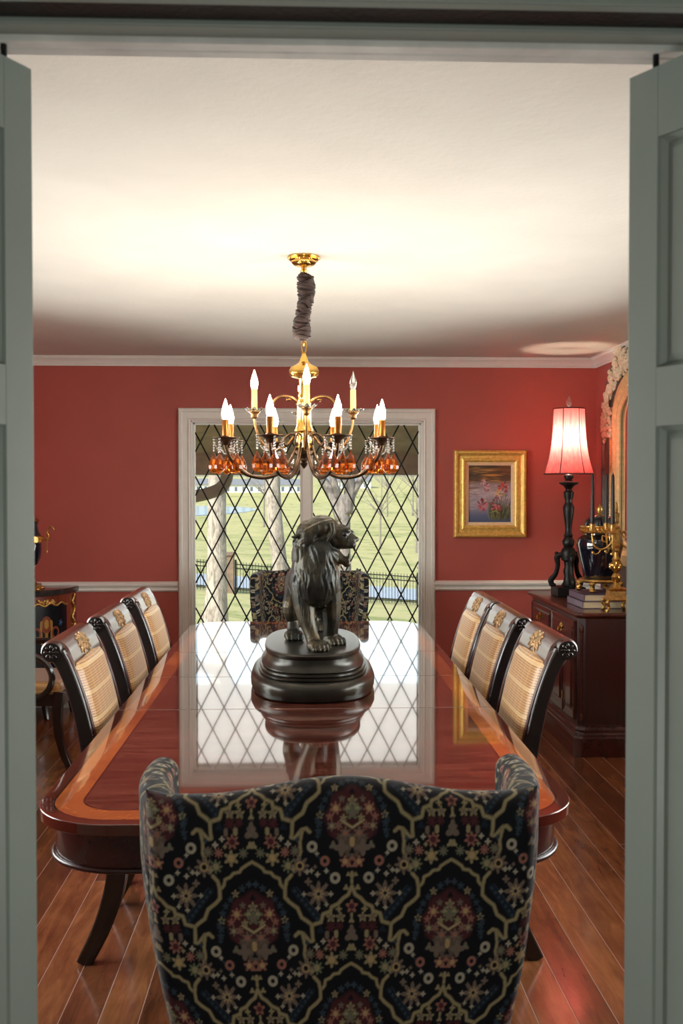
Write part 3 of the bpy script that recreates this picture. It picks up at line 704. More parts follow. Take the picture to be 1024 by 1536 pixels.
def wing_chair(loc, rz, label, near):
    root = thing('wing_armchair', label, 'armchair', loc, rz, 'tapestry wing armchairs at the table ends')
    fine, coarse = (.0017, .012) if near else (.012, .0042)
    HW = .338
    def prof_back(u):
        top = 1.012 - .030*(1 - math.cos(min(1, abs(u)/.72)*PI))/2 + .012*max(0, (abs(u)-.82)/.18)**2
        r = .05
        zo = np.concatenate([np.linspace(.14, .56, 26)[:-1], np.linspace(.56, top-r, int((top0-r-.56)/fine))])
        ph = np.linspace(0, PI, 60 if near else 24)
        zi = np.linspace(top-r, .42, int((top0-.42)/coarse))
        off = np.concatenate([-np.ones(len(zo)), -np.cos(ph[1:-1]), np.ones(len(zi))])
        z = np.concatenate([zo, top-r+r*np.sin(ph[1:-1]), zi])
        s = np.concatenate([zo, top-r+.05*ph[1:-1], top-r+.16+(top-r-zi)])
        return off, z, s
    top0 = 1.012
    def c_back(u): return math.sqrt(max(1e-4, 1-max(0, (abs(u)-.9)/.1)**2))
    def pos_back(u, off, z):
        wz = HW*(1 - .095*np.clip((.86-z)/.30, 0, 1)**2 + .012*np.clip((z-.86)/.15, 0, 1))
        return np.stack([u*wz, .055 + off + np.clip(1.0-z, 0, 1)*.13, z], 1)
    nu = int(2*HW/fine) if near else int(2*HW/coarse)
    uu = np.sign(np.linspace(-1,1,nu))*np.abs(np.linspace(-1,1,nu))
    slab('backrest', uu, prof_back, .055, HW, pos_back, M['tapestry'], root, lambda u, v: (u - .014, v - .951), c_back)
    for sg in (-1, 1):
        LW = .27; T = .03
        f2 = .003 if near else .005
        def prof_w(u):
            q = (u+1)/2; top = .985 - .004*q - .35*max(0, q-.93)**1.2; r = .03
            zo = np.linspace(.5, top-r, int(.45/f2)); ph = np.linspace(0, PI, 20); zi = zo[::-1]
            return (np.concatenate([-np.ones(len(zo)), -np.cos(ph[1:-1]), np.ones(len(zi))]),
                    np.concatenate([zo, top-r+r*np.sin(ph[1:-1]), zi]), np.concatenate([zo, top-r+r*ph[1:-1], top+.06+(top-zi)]))
        def pos_w(u, off, z):
            q = (u+1)/2; x = .312 + .026*q + .022*math.sin(q*PI*.9) - .05*np.clip((.86-z)/.36, 0, 1)**1.6
            y = .06 + LW*q + (1.0-z)*.10
            return np.stack([sg*(x + off*-1 + 0*z), y, z], 1)
        def c_w(u): return math.sqrt(max(1e-4, 1-max(0, (abs(u)-.84)/.16)**2))
        slab('wing', np.linspace(-1, 1, int(LW/f2)), prof_w, T, LW/2, pos_w, M['tapestry'], root, lambda u, v: (u + .31, v + .02), c_w)
    def cloth(mb, name, f):
        o = mb.build(name, M['tapestry'], root, smooth=180, fixn=False); colour_mesh(o, f); return o
    cloth(rbox((0, .40, .435), (.56, .52, .13), .05, 24), 'seat_cushion', lambda c: (c[:,0], c[:,1] + c[:,2]))
    cloth(rbox((0, .40, .27), (.56, .56, .22), .03, 20), 'seat_base', lambda c: (c[:,0] + c[:,1], c[:,2]))
    for sg in (-1, 1):
        a = rbox((sg*.262, .42, .38), (.10, .48, .44), .045, 24); cloth(a, 'armrest', lambda c: (c[:,1], c[:,2] + c[:,0]))
    for sx in (-1, 1):
        p = cr([(sx*.25,.66,.18,.032),(sx*.262,.68,.12,.030),(sx*.262,.69,.05,.02),(sx*.268,.71,.012,.026),(sx*.268,.71,.0,.026)], 4)
        MB().tube([q[:3] for q in p], [q[3] for q in p], 10).build('leg', M['mahogz'], root)
        p = cr([(sx*.24,.17,.18,.028),(sx*.245,.13,.09,.024),(sx*.25,.07,0,.02)], 4)
        MB().tube([q[:3] for q in p], [q[3] for q in p], 10).build('leg', M['mahogz'], root)
    return root
wing_chair((.066, 1.675, 0), 0, 'dark floral tapestry wing armchair seen from behind in the foreground', True)
wing_chair((.03, 6.66, 0), PI, 'dark floral tapestry wing armchair beyond the lion, in front of the window', False)
# ------------------------------------------------------------------ dining table
tb = thing('dining_table', 'long glossy mahogany dining table with satinwood banding under the lion', 'table', (.005, 3.993, 0))
def rrect(bx, by, r, n=10):
    pts = []
    for cx, cy, a0 in ((bx-r,by-r,0),(-bx+r,by-r,PI/2),(-bx+r,-by+r,PI),(bx-r,-by+r,1.5*PI)):
        for k in range(n+1): a = a0 + PI/2*k/n; pts.append((cx+r*cos(a), cy+r*sin(a)))
    return pts
def clip(poly, y0, y1):
    for lim, sg in ((y0, 1), (y1, -1)):
        out = []
        for i in range(len(poly)):
            a, b = poly[i-1], poly[i]; ia, ib = sg*(a[1]-lim) >= 0, sg*(b[1]-lim) >= 0
            if ia != ib: t = (lim-a[1])/(b[1]-a[1]); out.append((a[0]+t*(b[0]-a[0]), lim))
            if ib: out.append(b)
        poly = out
    return poly
full = rrect(TBX, TBY, TBR, 14)
seams = [-TBY-.01, -.563, .037, .657, TBY+.01]
for a, b in zip(seams, seams[1:]):
    MB().prism(clip(full, a+.0008, b-.0008), .733, .76).build('tabletop_leaf', M['top'], tb, smooth=30, bevel=.0025, seg=3)
ap = MB(); outl = rrect(TBX-.034, TBY-.034, TBR-.02, 12); innl = rrect(TBX-.06, TBY-.06, TBR-.04, 12)
def pr(o, z): return [(x, y, z) for x, y in o]
ap.rings([pr(innl,.64), pr(outl,.64), pr(outl,.733), pr(innl,.733), pr(innl,.64)], True, False, False)
ap.build('apron', M['mahogf'], tb, smooth=30)
bd = MB(); b1 = rrect(TBX-.031, TBY-.031, TBR-.02, 12)
n = len(b1); bd.tube([(x, y, .643) for x, y in b1], .0065, 8, closed=True)
tag(bd.build('bead_moulding', M['mahogz'], tb, smooth=180), 'beaded moulding under the apron')
for y in (-1.3, 1.3):
    pd = MB().lathe([(.075,.16),(.085,.20),(.06,.24),(.09,.34),(.10,.42),(.065,.50),(.05,.58),(.08,.66),(.10,.733)], (0,y,0), 20).build('pedestal', M['mahogz'], tb)
    for a in (30, 150, 210, 330):
        p = cr([(.05,.24,.07),(.17,.22,.06),(.30,.13,.05),(.40,.045,.04),(.44,.012,.036)], 5)
        mb = MB().sweep([(q[0], q[1]) for q in p], [q[2] for q in p], (-.02,.02)); mb.box(.40,.46,-.025,.025,0,.03)
        mb.xf(Matrix.Translation((0,y,0)) @ Matrix.Rotation(rad(a), 4, 'Z')); mb.build('leg', M['mahogz'], pd, bevel=.002)

M['carv'] = mat('worn_gilt_carving', lin(176,144,104), .4, .5, var=.5, vscale=120)
# ------------------------------------------------------------------ scroll-back chairs (local +x = front)
def D(d): return .42 - d
def scroll_chair(loc, rz, label, arms=False, group='scroll-back striped dining chairs'):
    name = 'armchair' if arms else 'dining_chair'
    root = thing(name, label, 'armchair' if arms else 'chair', loc, rz, None if arms else group)
    HW = .245
    sp = cr([(.735,.0,.050),(.672,.13,.058),(.630,.28,.066),(.64,.40,.066),(.672,.52,.060),(.702,.62,.055),(.722,.72,.050),(.742,.81,.047),(.766,.89,.045),(.790,.95,.044),(.815,.992,.05)], 6)
    for sg in (-1, 1):
        y0, y1 = sorted((sg*HW, sg*(HW-.042)))
        st = MB().sweep([(D(a), z) for a, z, t in sp], [t for a, z, t in sp], (y0, y1), .12)
        st.prism([(D(.829)+.031*cos(2*PI*k/20), 1.0+.031*sin(2*PI*k/20)) for k in range(20)], y0-.003, y1+.003, 'y')
        so = st.build('stile', M['ebony'], root, bevel=.002)
        rs = MB(); yo = sg*(HW+.004)
        for k in range(8):
            a = 2*PI*k/8; rs.ell((D(.829)+.015*cos(a), yo, 1.0+.015*sin(a)), (.009,.004,.005), 8, Matrix.Rotation(-a, 3, 'Y'))
        rs.ell((D(.829), yo, 1.0), (.007,.006,.007), 8)
        tag(rs.build('rosette', M['ebony'], so), 'carved rosette on the scroll end')
        # moulded reeding down the front of the stile
        rd = MB()
        for off in (.008, .017):
            rd.tube([(D(a)+.5*t+.001, sg*(HW-.042+.042*0+off*1.3)-0*sg, z) for a, z, t in sp if z > .48], .0035, 6)
        rd.build('reeding', M['mahog'], so, smooth=180)
    yi = HW-.040
    # rolled top rail
    rp = cr([(.778,.940,.03),(.783,.952,.034),(.790,.968,.036),(.806,1.0,.038),(.832,1.018,.034),(.856,1.008,.028),(.864,.988,.02)], 5)
    rl = MB().sweep([(D(a), z) for a, z, t in rp], [t for a, z, t in rp], (-yi, yi), .2)
    ro = rl.build('top_rail', M['mahog'], root)
    cv = MB(); R = random.Random(3)
    def on_rail(y, q, h=0):     # point on the rail's front face: q = distance along the face
        Ls = [0]
        for a_, b_ in zip(rp, rp[1:]): Ls.append(Ls[-1] + math.hypot(b_[0]-a_[0], b_[1]-a_[1]))
        i = max(k for k in range(len(Ls)-1) if Ls[k] <= q) if q > 0 else 0
        f = (q-Ls[i])/(Ls[i+1]-Ls[i]); d_ = rp[i][0]+f*(rp[i+1][0]-rp[i][0]); z_ = rp[i][1]+f*(rp[i+1][1]-rp[i][1])
        tx, tz = rp[i+1][0]-rp[i][0], rp[i+1][1]-rp[i][1]; L_ = math.hypot(tx, tz); hh = rp[i][2]*.5 + h
        return (D(d_ - tz/L_*hh), y, z_ + tx/L_*hh)
    for k in range(7):          # flower in the middle, leaf sprays to both sides
        a = 2*PI*k/7; cv.ell(on_rail(.016*cos(a), .050+.016*sin(a), 0), (.009,.009,.009), 8)
    cv.ell(on_rail(0, .050, .002), .007, 8)
    for s_ in (-1, 1):
        for (y0_, q0_, y1_, q1_) in ((.012,.066,.066,.072),(.012,.06,.058,.048),(.012,.072,.056,.092),(.03,.066,.05,.060),(.03,.07,.048,.082),(.010,.055,.030,.036),(.010,.078,.028,.098)):
            pts_ = [on_rail(s_*1.2*(y0_+(y1_-y0_)*f), -.016+q0_+(q1_-q0_)*f + .006*sin(f*PI*1.5), -.001) for f in (0,.25,.5,.75,1)]
            cv.tube(pts_, [.004,.008,.0085,.0065,.003], 8)
    tag(cv.build('carving', M['carv'], ro), 'carved leaf spray with worn gilding')
    # upholstered back panel, bowed
    pts = cr([(.655,.50),(.690,.60),(.715,.70),(.732,.78),(.752,.855),(.772,.920),(.780,.950)], 6); rr = []
    for a, z in pts:
        e = min(1, (z-.50)/.03, (.958-z)/.03); e = max(.15, e)**.5; ring = []
        for k in range(15):
            y = -yi + 2*yi*k/14; b = (1-abs(2*k/14-1)**5); ring.append((D(a) + .006 + .028*e*b**.5, y, z + .012*(1-abs(2*k/14-1)**2)*(z-.5)/.38))
        for k in range(14, -1, -1): ring.append((D(a) - .020, -yi + 2*yi*k/14, z + .012*(1-abs(2*k/14-1)**2)*(z-.5)/.38))
        rr.append(ring)
    MB().rings(rr).build('back_panel', M['stripe'], root, smooth=60)
    MB().box(D(.672), D(.632), -yi, yi, .455, .505).build('back_rail', M['mahogz'], root, bevel=.004)
    # seat
    s = rbox((-.005, 0, .445), (.43, .47, .075), .032, 22); so = s.build('seat', M['stripe'], root, smooth=180, fixn=False)
    fr = MB(); fr.box(-.225,.225,-.24,-.205,.355,.415); fr.box(-.225,.225,.205,.24,.355,.415); fr.box(.19,.225,-.205,.205,.355,.415); fr.box(-.225,-.19,-.205,.205,.355,.415)
    fr.build('seat_rail', M['ebony'], root, bevel=.003)
    for sg in (-1, 1):
        p = cr([(.200,.43,.056),(.192,.33,.054),(.195,.22,.046),(.222,.10,.038),(.262,0,.034)], 5)
        y0, y1 = sorted((sg*.243, sg*.203))
        MB().sweep([(q[0], q[1]) for q in p], [q[2] for q in p], (y0, y1), .12).build('leg', M['ebony'], root, bevel=.002)
        if arms:
            p = cr([(-.30,.66,.034),(-.20,.655,.034),(-.06,.64,.034),(.06,.628,.032),(.135,.585,.032),(.168,.515,.032),(.15,.445,.032),(.10,.402,.032),(.06,.385,.03)], 6)
            y0, y1 = sorted((sg*.262, sg*.225))
            MB().sweep([(q[0], q[1]) for q in p], [q[2] for q in p], (y0, y1), .3).build('armrest', M['ebony'], root)
    return root
ys_ = (3.485, 4.13, 4.74)
ll = ('striped scroll-back dining chair on the left side, nearest the doorway', 'striped scroll-back dining chair on the left side, middle of three', 'striped scroll-back dining chair on the left side, nearest the window')
lr = ('striped scroll-back dining chair on the right side, nearest the doorway', 'striped scroll-back dining chair on the right side, middle of three', 'striped scroll-back dining chair on the right side, nearest the window')
c0 = scroll_chair((-.390, 3.42, 0), 0, ll[0])
for k, y in ((1, 4.07), (2, 4.76)): dup(c0, (-.386, y, 0), 0, ll[k])
for k, y in enumerate((3.40, 3.98, 4.50)): dup(c0, (.416 + .013*(k == 0), y, 0), PI, lr[k])
scroll_chair((-1.52, 5.63, 0), 0, 'striped scroll armchair against the left wall, partly behind the door', True)

# ------------------------------------------------------------------ sideboard on the right wall
SX0, SX1, SY0, SY1 = 1.555, 2.045, 5.60, 6.80
sb = thing('sideboard', 'dark mahogany sideboard with brass pulls against the right wall', 'sideboard', (SX1, (SY0+SY1)/2, 0))
ox, oy = SX1, (SY0+SY1)/2
def L(x, y): return x-ox, y-oy
x0, x1 = SX0-ox, 0; y0, y1 = SY0-oy, SY1-oy
ch = .035
def plan(e): return [(x0-e+ch, y0-e), (x1, y0-e), (x1, y1+e), (x0-e+ch, y1+e), (x0-e, y1+e-ch), (x0-e, y0-e+ch)]
bd = MB(); bd.rings([pr(plan(0), .17), pr(plan(0), .785)]); bd.build('carcase', M['mahogz'], sb, smooth=0, bevel=.003)
bs = MB(); bs.rings([pr(plan(e), z) for e, z in ((.028,0),(.028,.105),(.022,.115),(.020,.125),(.012,.135),(.012,.15),(.002,.165),(.002,.175))])
bs.build('plinth', M['mahogf'], sb, smooth=0, bevel=.002)
tp = MB(); tp.rings([pr(plan(e), z) for e, z in ((.004,.785),(.012,.79),(.018,.797),(.026,.799),(.030,.806),(.030,.814),(.024,.82))])
tp.build('worktop', M['mahog'], sb, smooth=20)
def panel(y_a, y_b, z_a, z_b, name, m, th=.014, raised=.02):
    mb = MB()
    def R_(s, x): return [(x, y_a+s, z_a+s), (x, y_b-s, z_a+s), (x, y_b-s, z_b-s), (x, y_a+s, z_b-s)]
    mb.rings([R_(0, x0), R_(0, x0-th), R_(.004, x0-th-.002), R_(raised, x0-th+.003), R_(raised+.012, x0-th+.003), R_(raised+.022, x0-th-.004)])
    return mb.build(name, m, sb, smooth=0)
def pull(parent, y, z):
    p = MB(); X = x0-.020
    p.ell((X, y, z+.004), (.004,.026,.014), 12); p.ell((X, y, z+.022), (.004,.012,.012), 10); p.ell((X, y, z-.016), (.004,.012,.010), 10)
    for s in (-1, 1):
        p.ell((X, y+s*.024, z+.014), (.004,.010,.010), 8); p.tube([(X, y+s*.022, z+.004), (X-.014, y+s*.022, z+.004)], .004, 6)
    p.tube([(X-.013, y-.022, z+.004), (X-.017, y-.016, z-.012), (X-.018, y, z-.018), (X-.017, y+.016, z-.012), (X-.013, y+.022, z+.004)], .0032, 6)
    tag(p.build('pull', M['brass'], parent), 'shaped brass bail pull')
a, b = y0+.065, y1-.065; mid = (a+b)/2
for u, v in ((a, mid-.006), (mid+.006, b)):
    d = panel(u, v, .615, .765, 'drawer', M['mahogf']); pull(d, (u+v)/2, .69)
for u, v, hy in ((a, a+.235, a+.235), (a+.25, b-.25, None), (b-.235, b, b-.235)):
    d = panel(u, v, .195, .60, 'door', M['mahogf'], .014, .045)
    if hy: tag(MB().box(x0-.02, x0-.012, hy-.003, hy+.010, .27, .32).build('hinge', M['brass'], d), 'small brass hinge')
for yy in (y0, y1):     # lamb's-tongue corner pilaster
    s = 1 if yy == y0 else -1
    q = MB().tube([(x0+ch/2, yy+s*ch/2, .22), (x0+ch/2, yy+s*ch/2, .72)], .010, 8)
    q.ell((x0+ch/2, yy+s*ch/2, .72), (.014,.014,.03), 8); q.ell((x0+ch/2, yy+s*ch/2, .22), (.014,.014,.03), 8)
    q.build('pilaster', M['mahogf'], sb)

# ------------------------------------------------------------------ corner cabinet, left
CXc, CYc = -2.05, 6.97
cb = thing('corner_cabinet', 'bow-fronted lacquered corner cabinet with gilt mask, far left corner', 'cabinet', (CXc, CYc, 0))
def bow(e, n=26):
    Ax, Ay = .47+e, .0; Bx, By = 0, -.50-e; pts = [(0, 0), (Ax, 0), (Ax, -.045)]
    for k in range(1, n):
        a = (PI/2)*k/n; q = .40+e; pts.append((.06+q*cos(a)*1.02, -.045-(q+.01)*sin(a)*1.0))
    pts += [(.06-.0, By), (0, By)]; return pts
MB().rings([pr(bow(0), .14), pr(bow(0), .815)]).build('carcase', wood('kingwood', lin(70,26,16), lin(132,58,34), 'z', 8, .2, .7), cb, smooth=35)
mt = mat('dark_marble', lin(46,40,38), .15, var=.5, vscale=18)
MB().rings([pr(bow(e), z) for e, z in ((.004,.815),(.016,.82),(.018,.845),(.012,.855))]).build('marble_top', mt, cb, smooth=35)
# painted lacquer front panel following the bow (colour per vertex)
def bowpt(a, e): q = .40+e; return (.06+q*cos(a)*1.02, -.045-(q+.01)*sin(a))
NA, NZ = 150, 150; v = []; cl = []
PB, PG, PR2, PBL = np.array(lin(8,12,20)), np.array(lin(176,132,62)), np.array(lin(120,58,36)), np.array(lin(44,70,100))
for i in range(NA+1):
    a = rad(20) + rad(50)*i/NA
    for j in range(NZ+1):
        z = .30 + .455*j/NZ; p = bowpt(a, .004); v.append((*p, z))
        u = (a - rad(45))*.42/ .17; w_ = (z-.53)/.225
        c = PB*(1+.0*u); au = abs(u)
        if math.hypot(u/.24, (w_-.42)/.26) < 1: c = PR2*1.2
        if math.hypot(u/.10, (w_-.45)/.14) < 1: c = PG
        if abs(au - (.16+.35*max(0, w_+.2)*max(0,.75-w_))) < .05 and -.55 < w_ < .55: c = PG*.9
        if abs(math.hypot(au-.42, w_-.18) - .15) < .035: c = PR2*1.3
        if au < .06 and w_ < .2: c = PG*.8
        if math.hypot(u/.3, (w_+.62)/.1) < 1: c = PG*.9
        for (fx, fz, r_) in ((.70,.45,.12),(.66,-.1,.10),(.74,-.55,.13)):
            d_ = math.hypot(au-fx, w_-fz); th = math.atan2(w_-fz, au-fx)
            if d_ < r_*(.7+.3*cos(5*th)): c = PBL*(1.6 if d_ < r_*.4 else 1)
        cl.append((*c, 1))
me = bpy.data.meshes.new('lacquer_panel')
me.from_pydata(v, [], [(i*(NZ+1)+j, (i+1)*(NZ+1)+j, (i+1)*(NZ+1)+j+1, i*(NZ+1)+j+1) for i in range(NA) for j in range(NZ)])
ca = me.color_attributes.new('Col', 'FLOAT_COLOR', 'POINT'); ca.data.foreach_set('color', np.array(cl, np.float32).ravel())
tag(link('lacquer_panel', me, M['lacquer'], cb, 180), 'black lacquer panel painted with a gold mask and scrolls')
R = random.Random(11)
def gmount(items, lab):
    gm = MB()
    for a, z, r in items: p = bowpt(rad(a), .006); gm.ell((p[0], p[1], z), r, 8)
    tag(gm.build('gilt_mount', M['gilt'], cb), lab)
gmount([(a, .758 + .009*sin(a*.5), .007) for a in np.linspace(20, 70, 90)] + [(45+R.uniform(-8,8), .765+R.uniform(0,.025), .008) for k in range(26)], 'gilt border above the lacquer panel')
gmount([(a, .295, .007) for a in np.linspace(20, 70, 90)], 'gilt border below the lacquer panel')
gmount([(6 + 3*sin(z*60), z, R.uniform(.009,.014)) for z in np.linspace(.25, .80, 60)], 'scrolled gilt mount on the right corner')
gmount([(84 + 3*sin(z*60), z, R.uniform(.009,.014)) for z in np.linspace(.25, .80, 60)], 'scrolled gilt mount on the left corner')
gmount([(45+R.uniform(-13,13), .20+R.uniform(-.05,.03), R.uniform(.008,.014)) for k in range(60)], 'gilt apron mount')
for a in (3, 45, 87):
    p = bowpt(rad(a), -.03); MB().tube([(p[0], p[1], .15), (p[0]+.01, p[1]-.01, .07), (p[0]+.025, p[1]-.025, 0)], [.03,.022,.018], 10).build('leg', M['ebony'], cb)
# urn on the cabinet
ur = thing('urn', 'black and gilt two-handled urn on the corner cabinet, mostly behind the door', 'urn', (-1.795, 6.62, .8555))
ub = MB().lathe([(.03,.155),(.045,.165),(.062,.20),(.070,.25),(.072,.30)], (0,0,0), 24); ub.lathe([(.070,.335),(.055,.36),(.045,.40),(.05,.425)], (0,0,0), 24)
ub.build('bowl', M['navyglaze'], ur)
gd = MB().lathe([(.072,.295),(.078,.30),(.078,.335),(.072,.34)], (0,0,0), 24); gd.lathe([(.05,.425),(.058,.43),(.05,.44),(.02,.46),(.012,.48),(.018,.50),(.006,.52)], (0,0,0), 20)
gd.build('gilt_band', M['gilt'], ur)
ft = MB().box(-.065,.065,-.065,.065,0,.012); ft.box(-.055,.055,-.055,.055,.012,.04); ft.lathe([(.045,.04),(.03,.055),(.016,.08),(.022,.10),(.014,.12),(.03,.155)], (0,0,0), 20)
for sx in (-1,1):
    for sy in (-1,1): ft.ell((sx*.06, sy*.06, .012), (.016,.016,.012), 8)
ft.build('foot', M['gilt'], ur)
for s in (-1, 1):
    h = MB().tube(cr([(s*.075,0,.32),(s*.105,0,.315),(s*.118,0,.34),(s*.105,0,.365),(s*.13,0,.395),(s*.15,0,.38),(s*.14,0,.365)], 5), .0055, 8)
    h.tube([(s*.105,0,.375),(s*.105,0,.25)], .004, 6); h.tube([(s*.085,0,.315),(s*.135,0,.315)], .004, 6); h.ell((s*.105,0,.24), (.006,.006,.012), 8)
    h.build('handle', M['gilt'], ur)
ur.scale = (1, 1, 1.06)
# ------------------------------------------------------------------ table lamp
ZT = .8205
lm = thing('table_lamp', 'tall black candlestick lamp with a pleated-edge red shade on the sideboard', 'lamp', (1.728, 6.50, ZT))
b = MB(); b.box(-.095,.095,-.085,.085,0,.062); lb = b.build('base', M['iron'], lm, bevel=.006)
cl_ = MB().lathe([(.040,.062),(.045,.07),(.032,.09),(.026,.13),(.034,.16),(.024,.19),(.030,.225),(.044,.235),(.048,.26),(.050,.29),(.040,.31),(.028,.32),
   (.038,.335),(.040,.36),(.026,.385),(.030,.395),(.022,.41),(.020,.44),(.028,.50),(.036,.56),(.036,.585),(.026,.605),(.022,.62),(.030,.65),(.034,.68),(.022,.69),(.020,.70),(.034,.72),(.062,.735),(.066,.745),(.030,.75),(.022,.762),(.030,.775),(.030,.79),(.018,.80),(.014,.83)], (0,0,0), 24)
for a in (0, 120, 240):
    a = rad(a+90+60); p = cr([(.045,.27,.016),(.075,.25,.02),(.07,.20,.016),(.085,.14,.016),(.115,.10,.02),(.112,.075,.018)], 5)
    cl_.tube([(q[0]*cos(a), q[0]*sin(a), q[1]) for q in p], [q[2] for q in p], 8); cl_.ell((.105*cos(a), .105*sin(a), .068), (.024,.024,.014), 8)
    cl_.ell((.078*cos(a), .078*sin(a), .275), .014, 8)
cl_.build('column', M['iron'], lm)
NP = 6; prof = [(.160,.800),(.146,.85),(.130,.91),(.118,.98),(.110,1.05),(.105,1.13),(.102,1.225)]
def shring(r, z, lobes=NP):
    out = []
    for j in range(72):
        a = 2*PI*j/72; k = abs(sin(a*lobes/2 + .3)); out.append((r*(.965+.035*k**.5)*cos(a), r*(.965+.035*k**.5)*sin(a), z))
    return out
sh = MB().rings([shring(r, z) for r, z, in cr(prof, 5)], True, False, False)
so = sh.build('lamp_shade', M['shade'], lm, smooth=180)
rb = MB()
for k in range(NP):
    a = (2*PI*k - .6)/NP; rb.tube([(r*.972*cos(a), r*.972*sin(a), z) for r, z in cr(prof, 4)], .003, 6)
for r, z in (prof[0], prof[-1]): rb.tube(shring(r, z), .0035, 6, closed=True)
tag(rb.build('shade_trim', M['darkred'], so, smooth=180), 'dark braid along the shade ribs')
hp = MB().tube([(.0,0,.83),(.0,0,.87)], .012, 8); hp.tube([(-.1,0,1.22),(.1,0,1.22)], .002, 6); hp.tube([(0,-.1,1.22),(0,.1,1.22)], .002, 6)
hp.tube([(0,0,.87),(.045,0,.93),(.05,0,1.05),(0,0,1.22)], .002, 6); hp.tube([(0,0,.87),(-.045,0,.93),(-.05,0,1.05),(0,0,1.22)], .002, 6); hp.build('harp', M['brassd'], lm)
MB().lathe([(.010,1.22),(.008,1.235),(.018,1.25),(.020,1.27),(.010,1.295),(.003,1.31)], (0,0,0), 14).build('finial', M['crystal'], lm)
MB().ell((0,0,1.03), (.028,.028,.036), 14).build('lamp_bulb', M['lampbulb'], lm)

# ------------------------------------------------------------------ books, ginger jar
def book(name, loc, sx, sy, sz, label, mc, rz=0):
    r = thing(name, label, 'book', loc, rz, 'flat books under the ginger jar')
    MB().box(.004, sx-.004, .003, sy-.004, .004, sz-.004).build('page_block', M['pages'], r)
    c = MB(); c.box(0, sx, 0, sy, 0, .004); c.box(0, sx, 0, sy, sz-.004, sz); c.box(0, .004, 0, sy, 0, sz); c.build('cover', mc, r, bevel=.001)
book('book', (1.62, 5.775, ZT), .31, .34, .041, 'large mauve book lying on the sideboard, lower of two', M['cover'])
book('book', (1.63, 5.78, ZT+.0415), .30, .33, .040, 'large plum book lying under the navy jar, upper of two', M['cover2'])
jr = thing('ginger_jar', 'glossy navy lidded ginger jar on a gilt claw-foot stand atop the books', 'jar', (1.775, 5.965, ZT+.083))
jb = MB().lathe([(.088,.075),(.094,.085),(.118,.18),(.136,.26),(.140,.29),(.132,.315),(.105,.335),(.092,.342),(.092,.36)], (0,0,0), 40); jb.build('body', M['navyglaze'], jr)
jl = MB().lathe([(.094,.39),(.094,.40),(.085,.43),(.055,.455),(.02,.462)], (0,0,0), 32); lid = jl.build('lid', M['navyglaze'], jr)
MB().lathe([(.02,.458),(.012,.47),(.02,.485),(.018,.505),(.008,.52),(.002,.528)], (0,0,0), 14).build('knob', M['gilt'], lid)
cg = MB().lathe([(.112,.352),(.118,.356),(.106,.364),(.104,.384),(.118,.390),(.118,.396),(.096,.398)], (0,0,0), 36)
for k in range(30): a = 2*PI*k/30; cg.ell((.108*cos(a), .108*sin(a), .374), (.008,.008,.010), 6)
tag(cg.build('collar', M['gilt'], jr), 'pierced gilt collar')
stn = MB().lathe([(.085,.078),(.120,.076),(.126,.066),(.116,.056),(.085,.056)], (0,0,0), 32)
for k in range(4):
    a = rad(45+90*k+10); p = cr([(.105,.06,.020),(.128,.045,.020),(.118,.032,.016),(.132,.020,.020),(.140,.018,.010)], 4)
    stn.tube([(q[0]*cos(a), q[0]*sin(a), q[1]) for q in p], [q[2]*.8 for q in p], 10); stn.ell((.128*cos(a), .128*sin(a), .010), (.022,.022,.010), 8)
    stn.ell((.128*cos(a), .128*sin(a), .052), (.02,.02,.016), 8)
stn.build('stand', M['gilt'], jr)

# ------------------------------------------------------------------ candelabrum with black tapers
cd = thing('candelabrum', 'ornate gilt candelabrum on claw feet in front of the navy jar', 'candelabrum', (1.782, 5.665, ZT+.001))
bm_ = MB()
for sx in (-1,1):
    for sy in (-1,1):
        p = cr([(.045,.07,.010),(.062,.05,.012),(.052,.025,.008),(.060,.008,.010),(.068,.006,.006)], 4)
        bm_.tube([(sx*q[0], sy*q[0]*.75, q[1]) for q in p], [q[2] for q in p], 8)
def sq(r, z): return [(r,-r*.8,z),(r,r*.8,z),(-r,r*.8,z),(-r,-r*.8,z)]
bm_.rings([sq(r, z) for r, z in ((.058,.06),(.062,.066),(.058,.075),(.048,.09),(.044,.115),(.052,.122),(.054,.128),(.046,.134),(.02,.136))])
bo = bm_.build('base', M['gilt'], cd, smooth=30)
stm = MB().lathe([(.036,.134),(.030,.142),(.018,.155),(.010,.165),(.014,.17),(.022,.18),(.026,.195),(.018,.21),(.012,.217),(.016,.225),(.030,.245),(.036,.262),(.026,.28),(.02,.285),(.024,.295),(.014,.315),(.010,.34)], (0,0,0), 20)
R = random.Random(4)
for k in range(26): a = R.uniform(0,6.28); z = R.choice((.195,.25,.262,.275)); stm.ell((.032*cos(a), .032*sin(a), z), (.008,.008,.012), 7)
stm.build('stem', M['gilt'], cd)
hb = MB().lathe([(.010,.335),(.022,.345),(.018,.36),(.026,.375),(.024,.47),(.028,.475),(.016,.482),(.012,.50),(.018,.51),(.016,.53),(.020,.545),(.020,.56),(.010,.565),(.012,.58),(.009,.60),(.002,.625)], (0,0,0), 6)
hb.build('hub', M['gilt'], cd, smooth=20)
CUPS = [(-.132, .02), (-.05, -.095), (-.02, .12), (.132, -.02)]
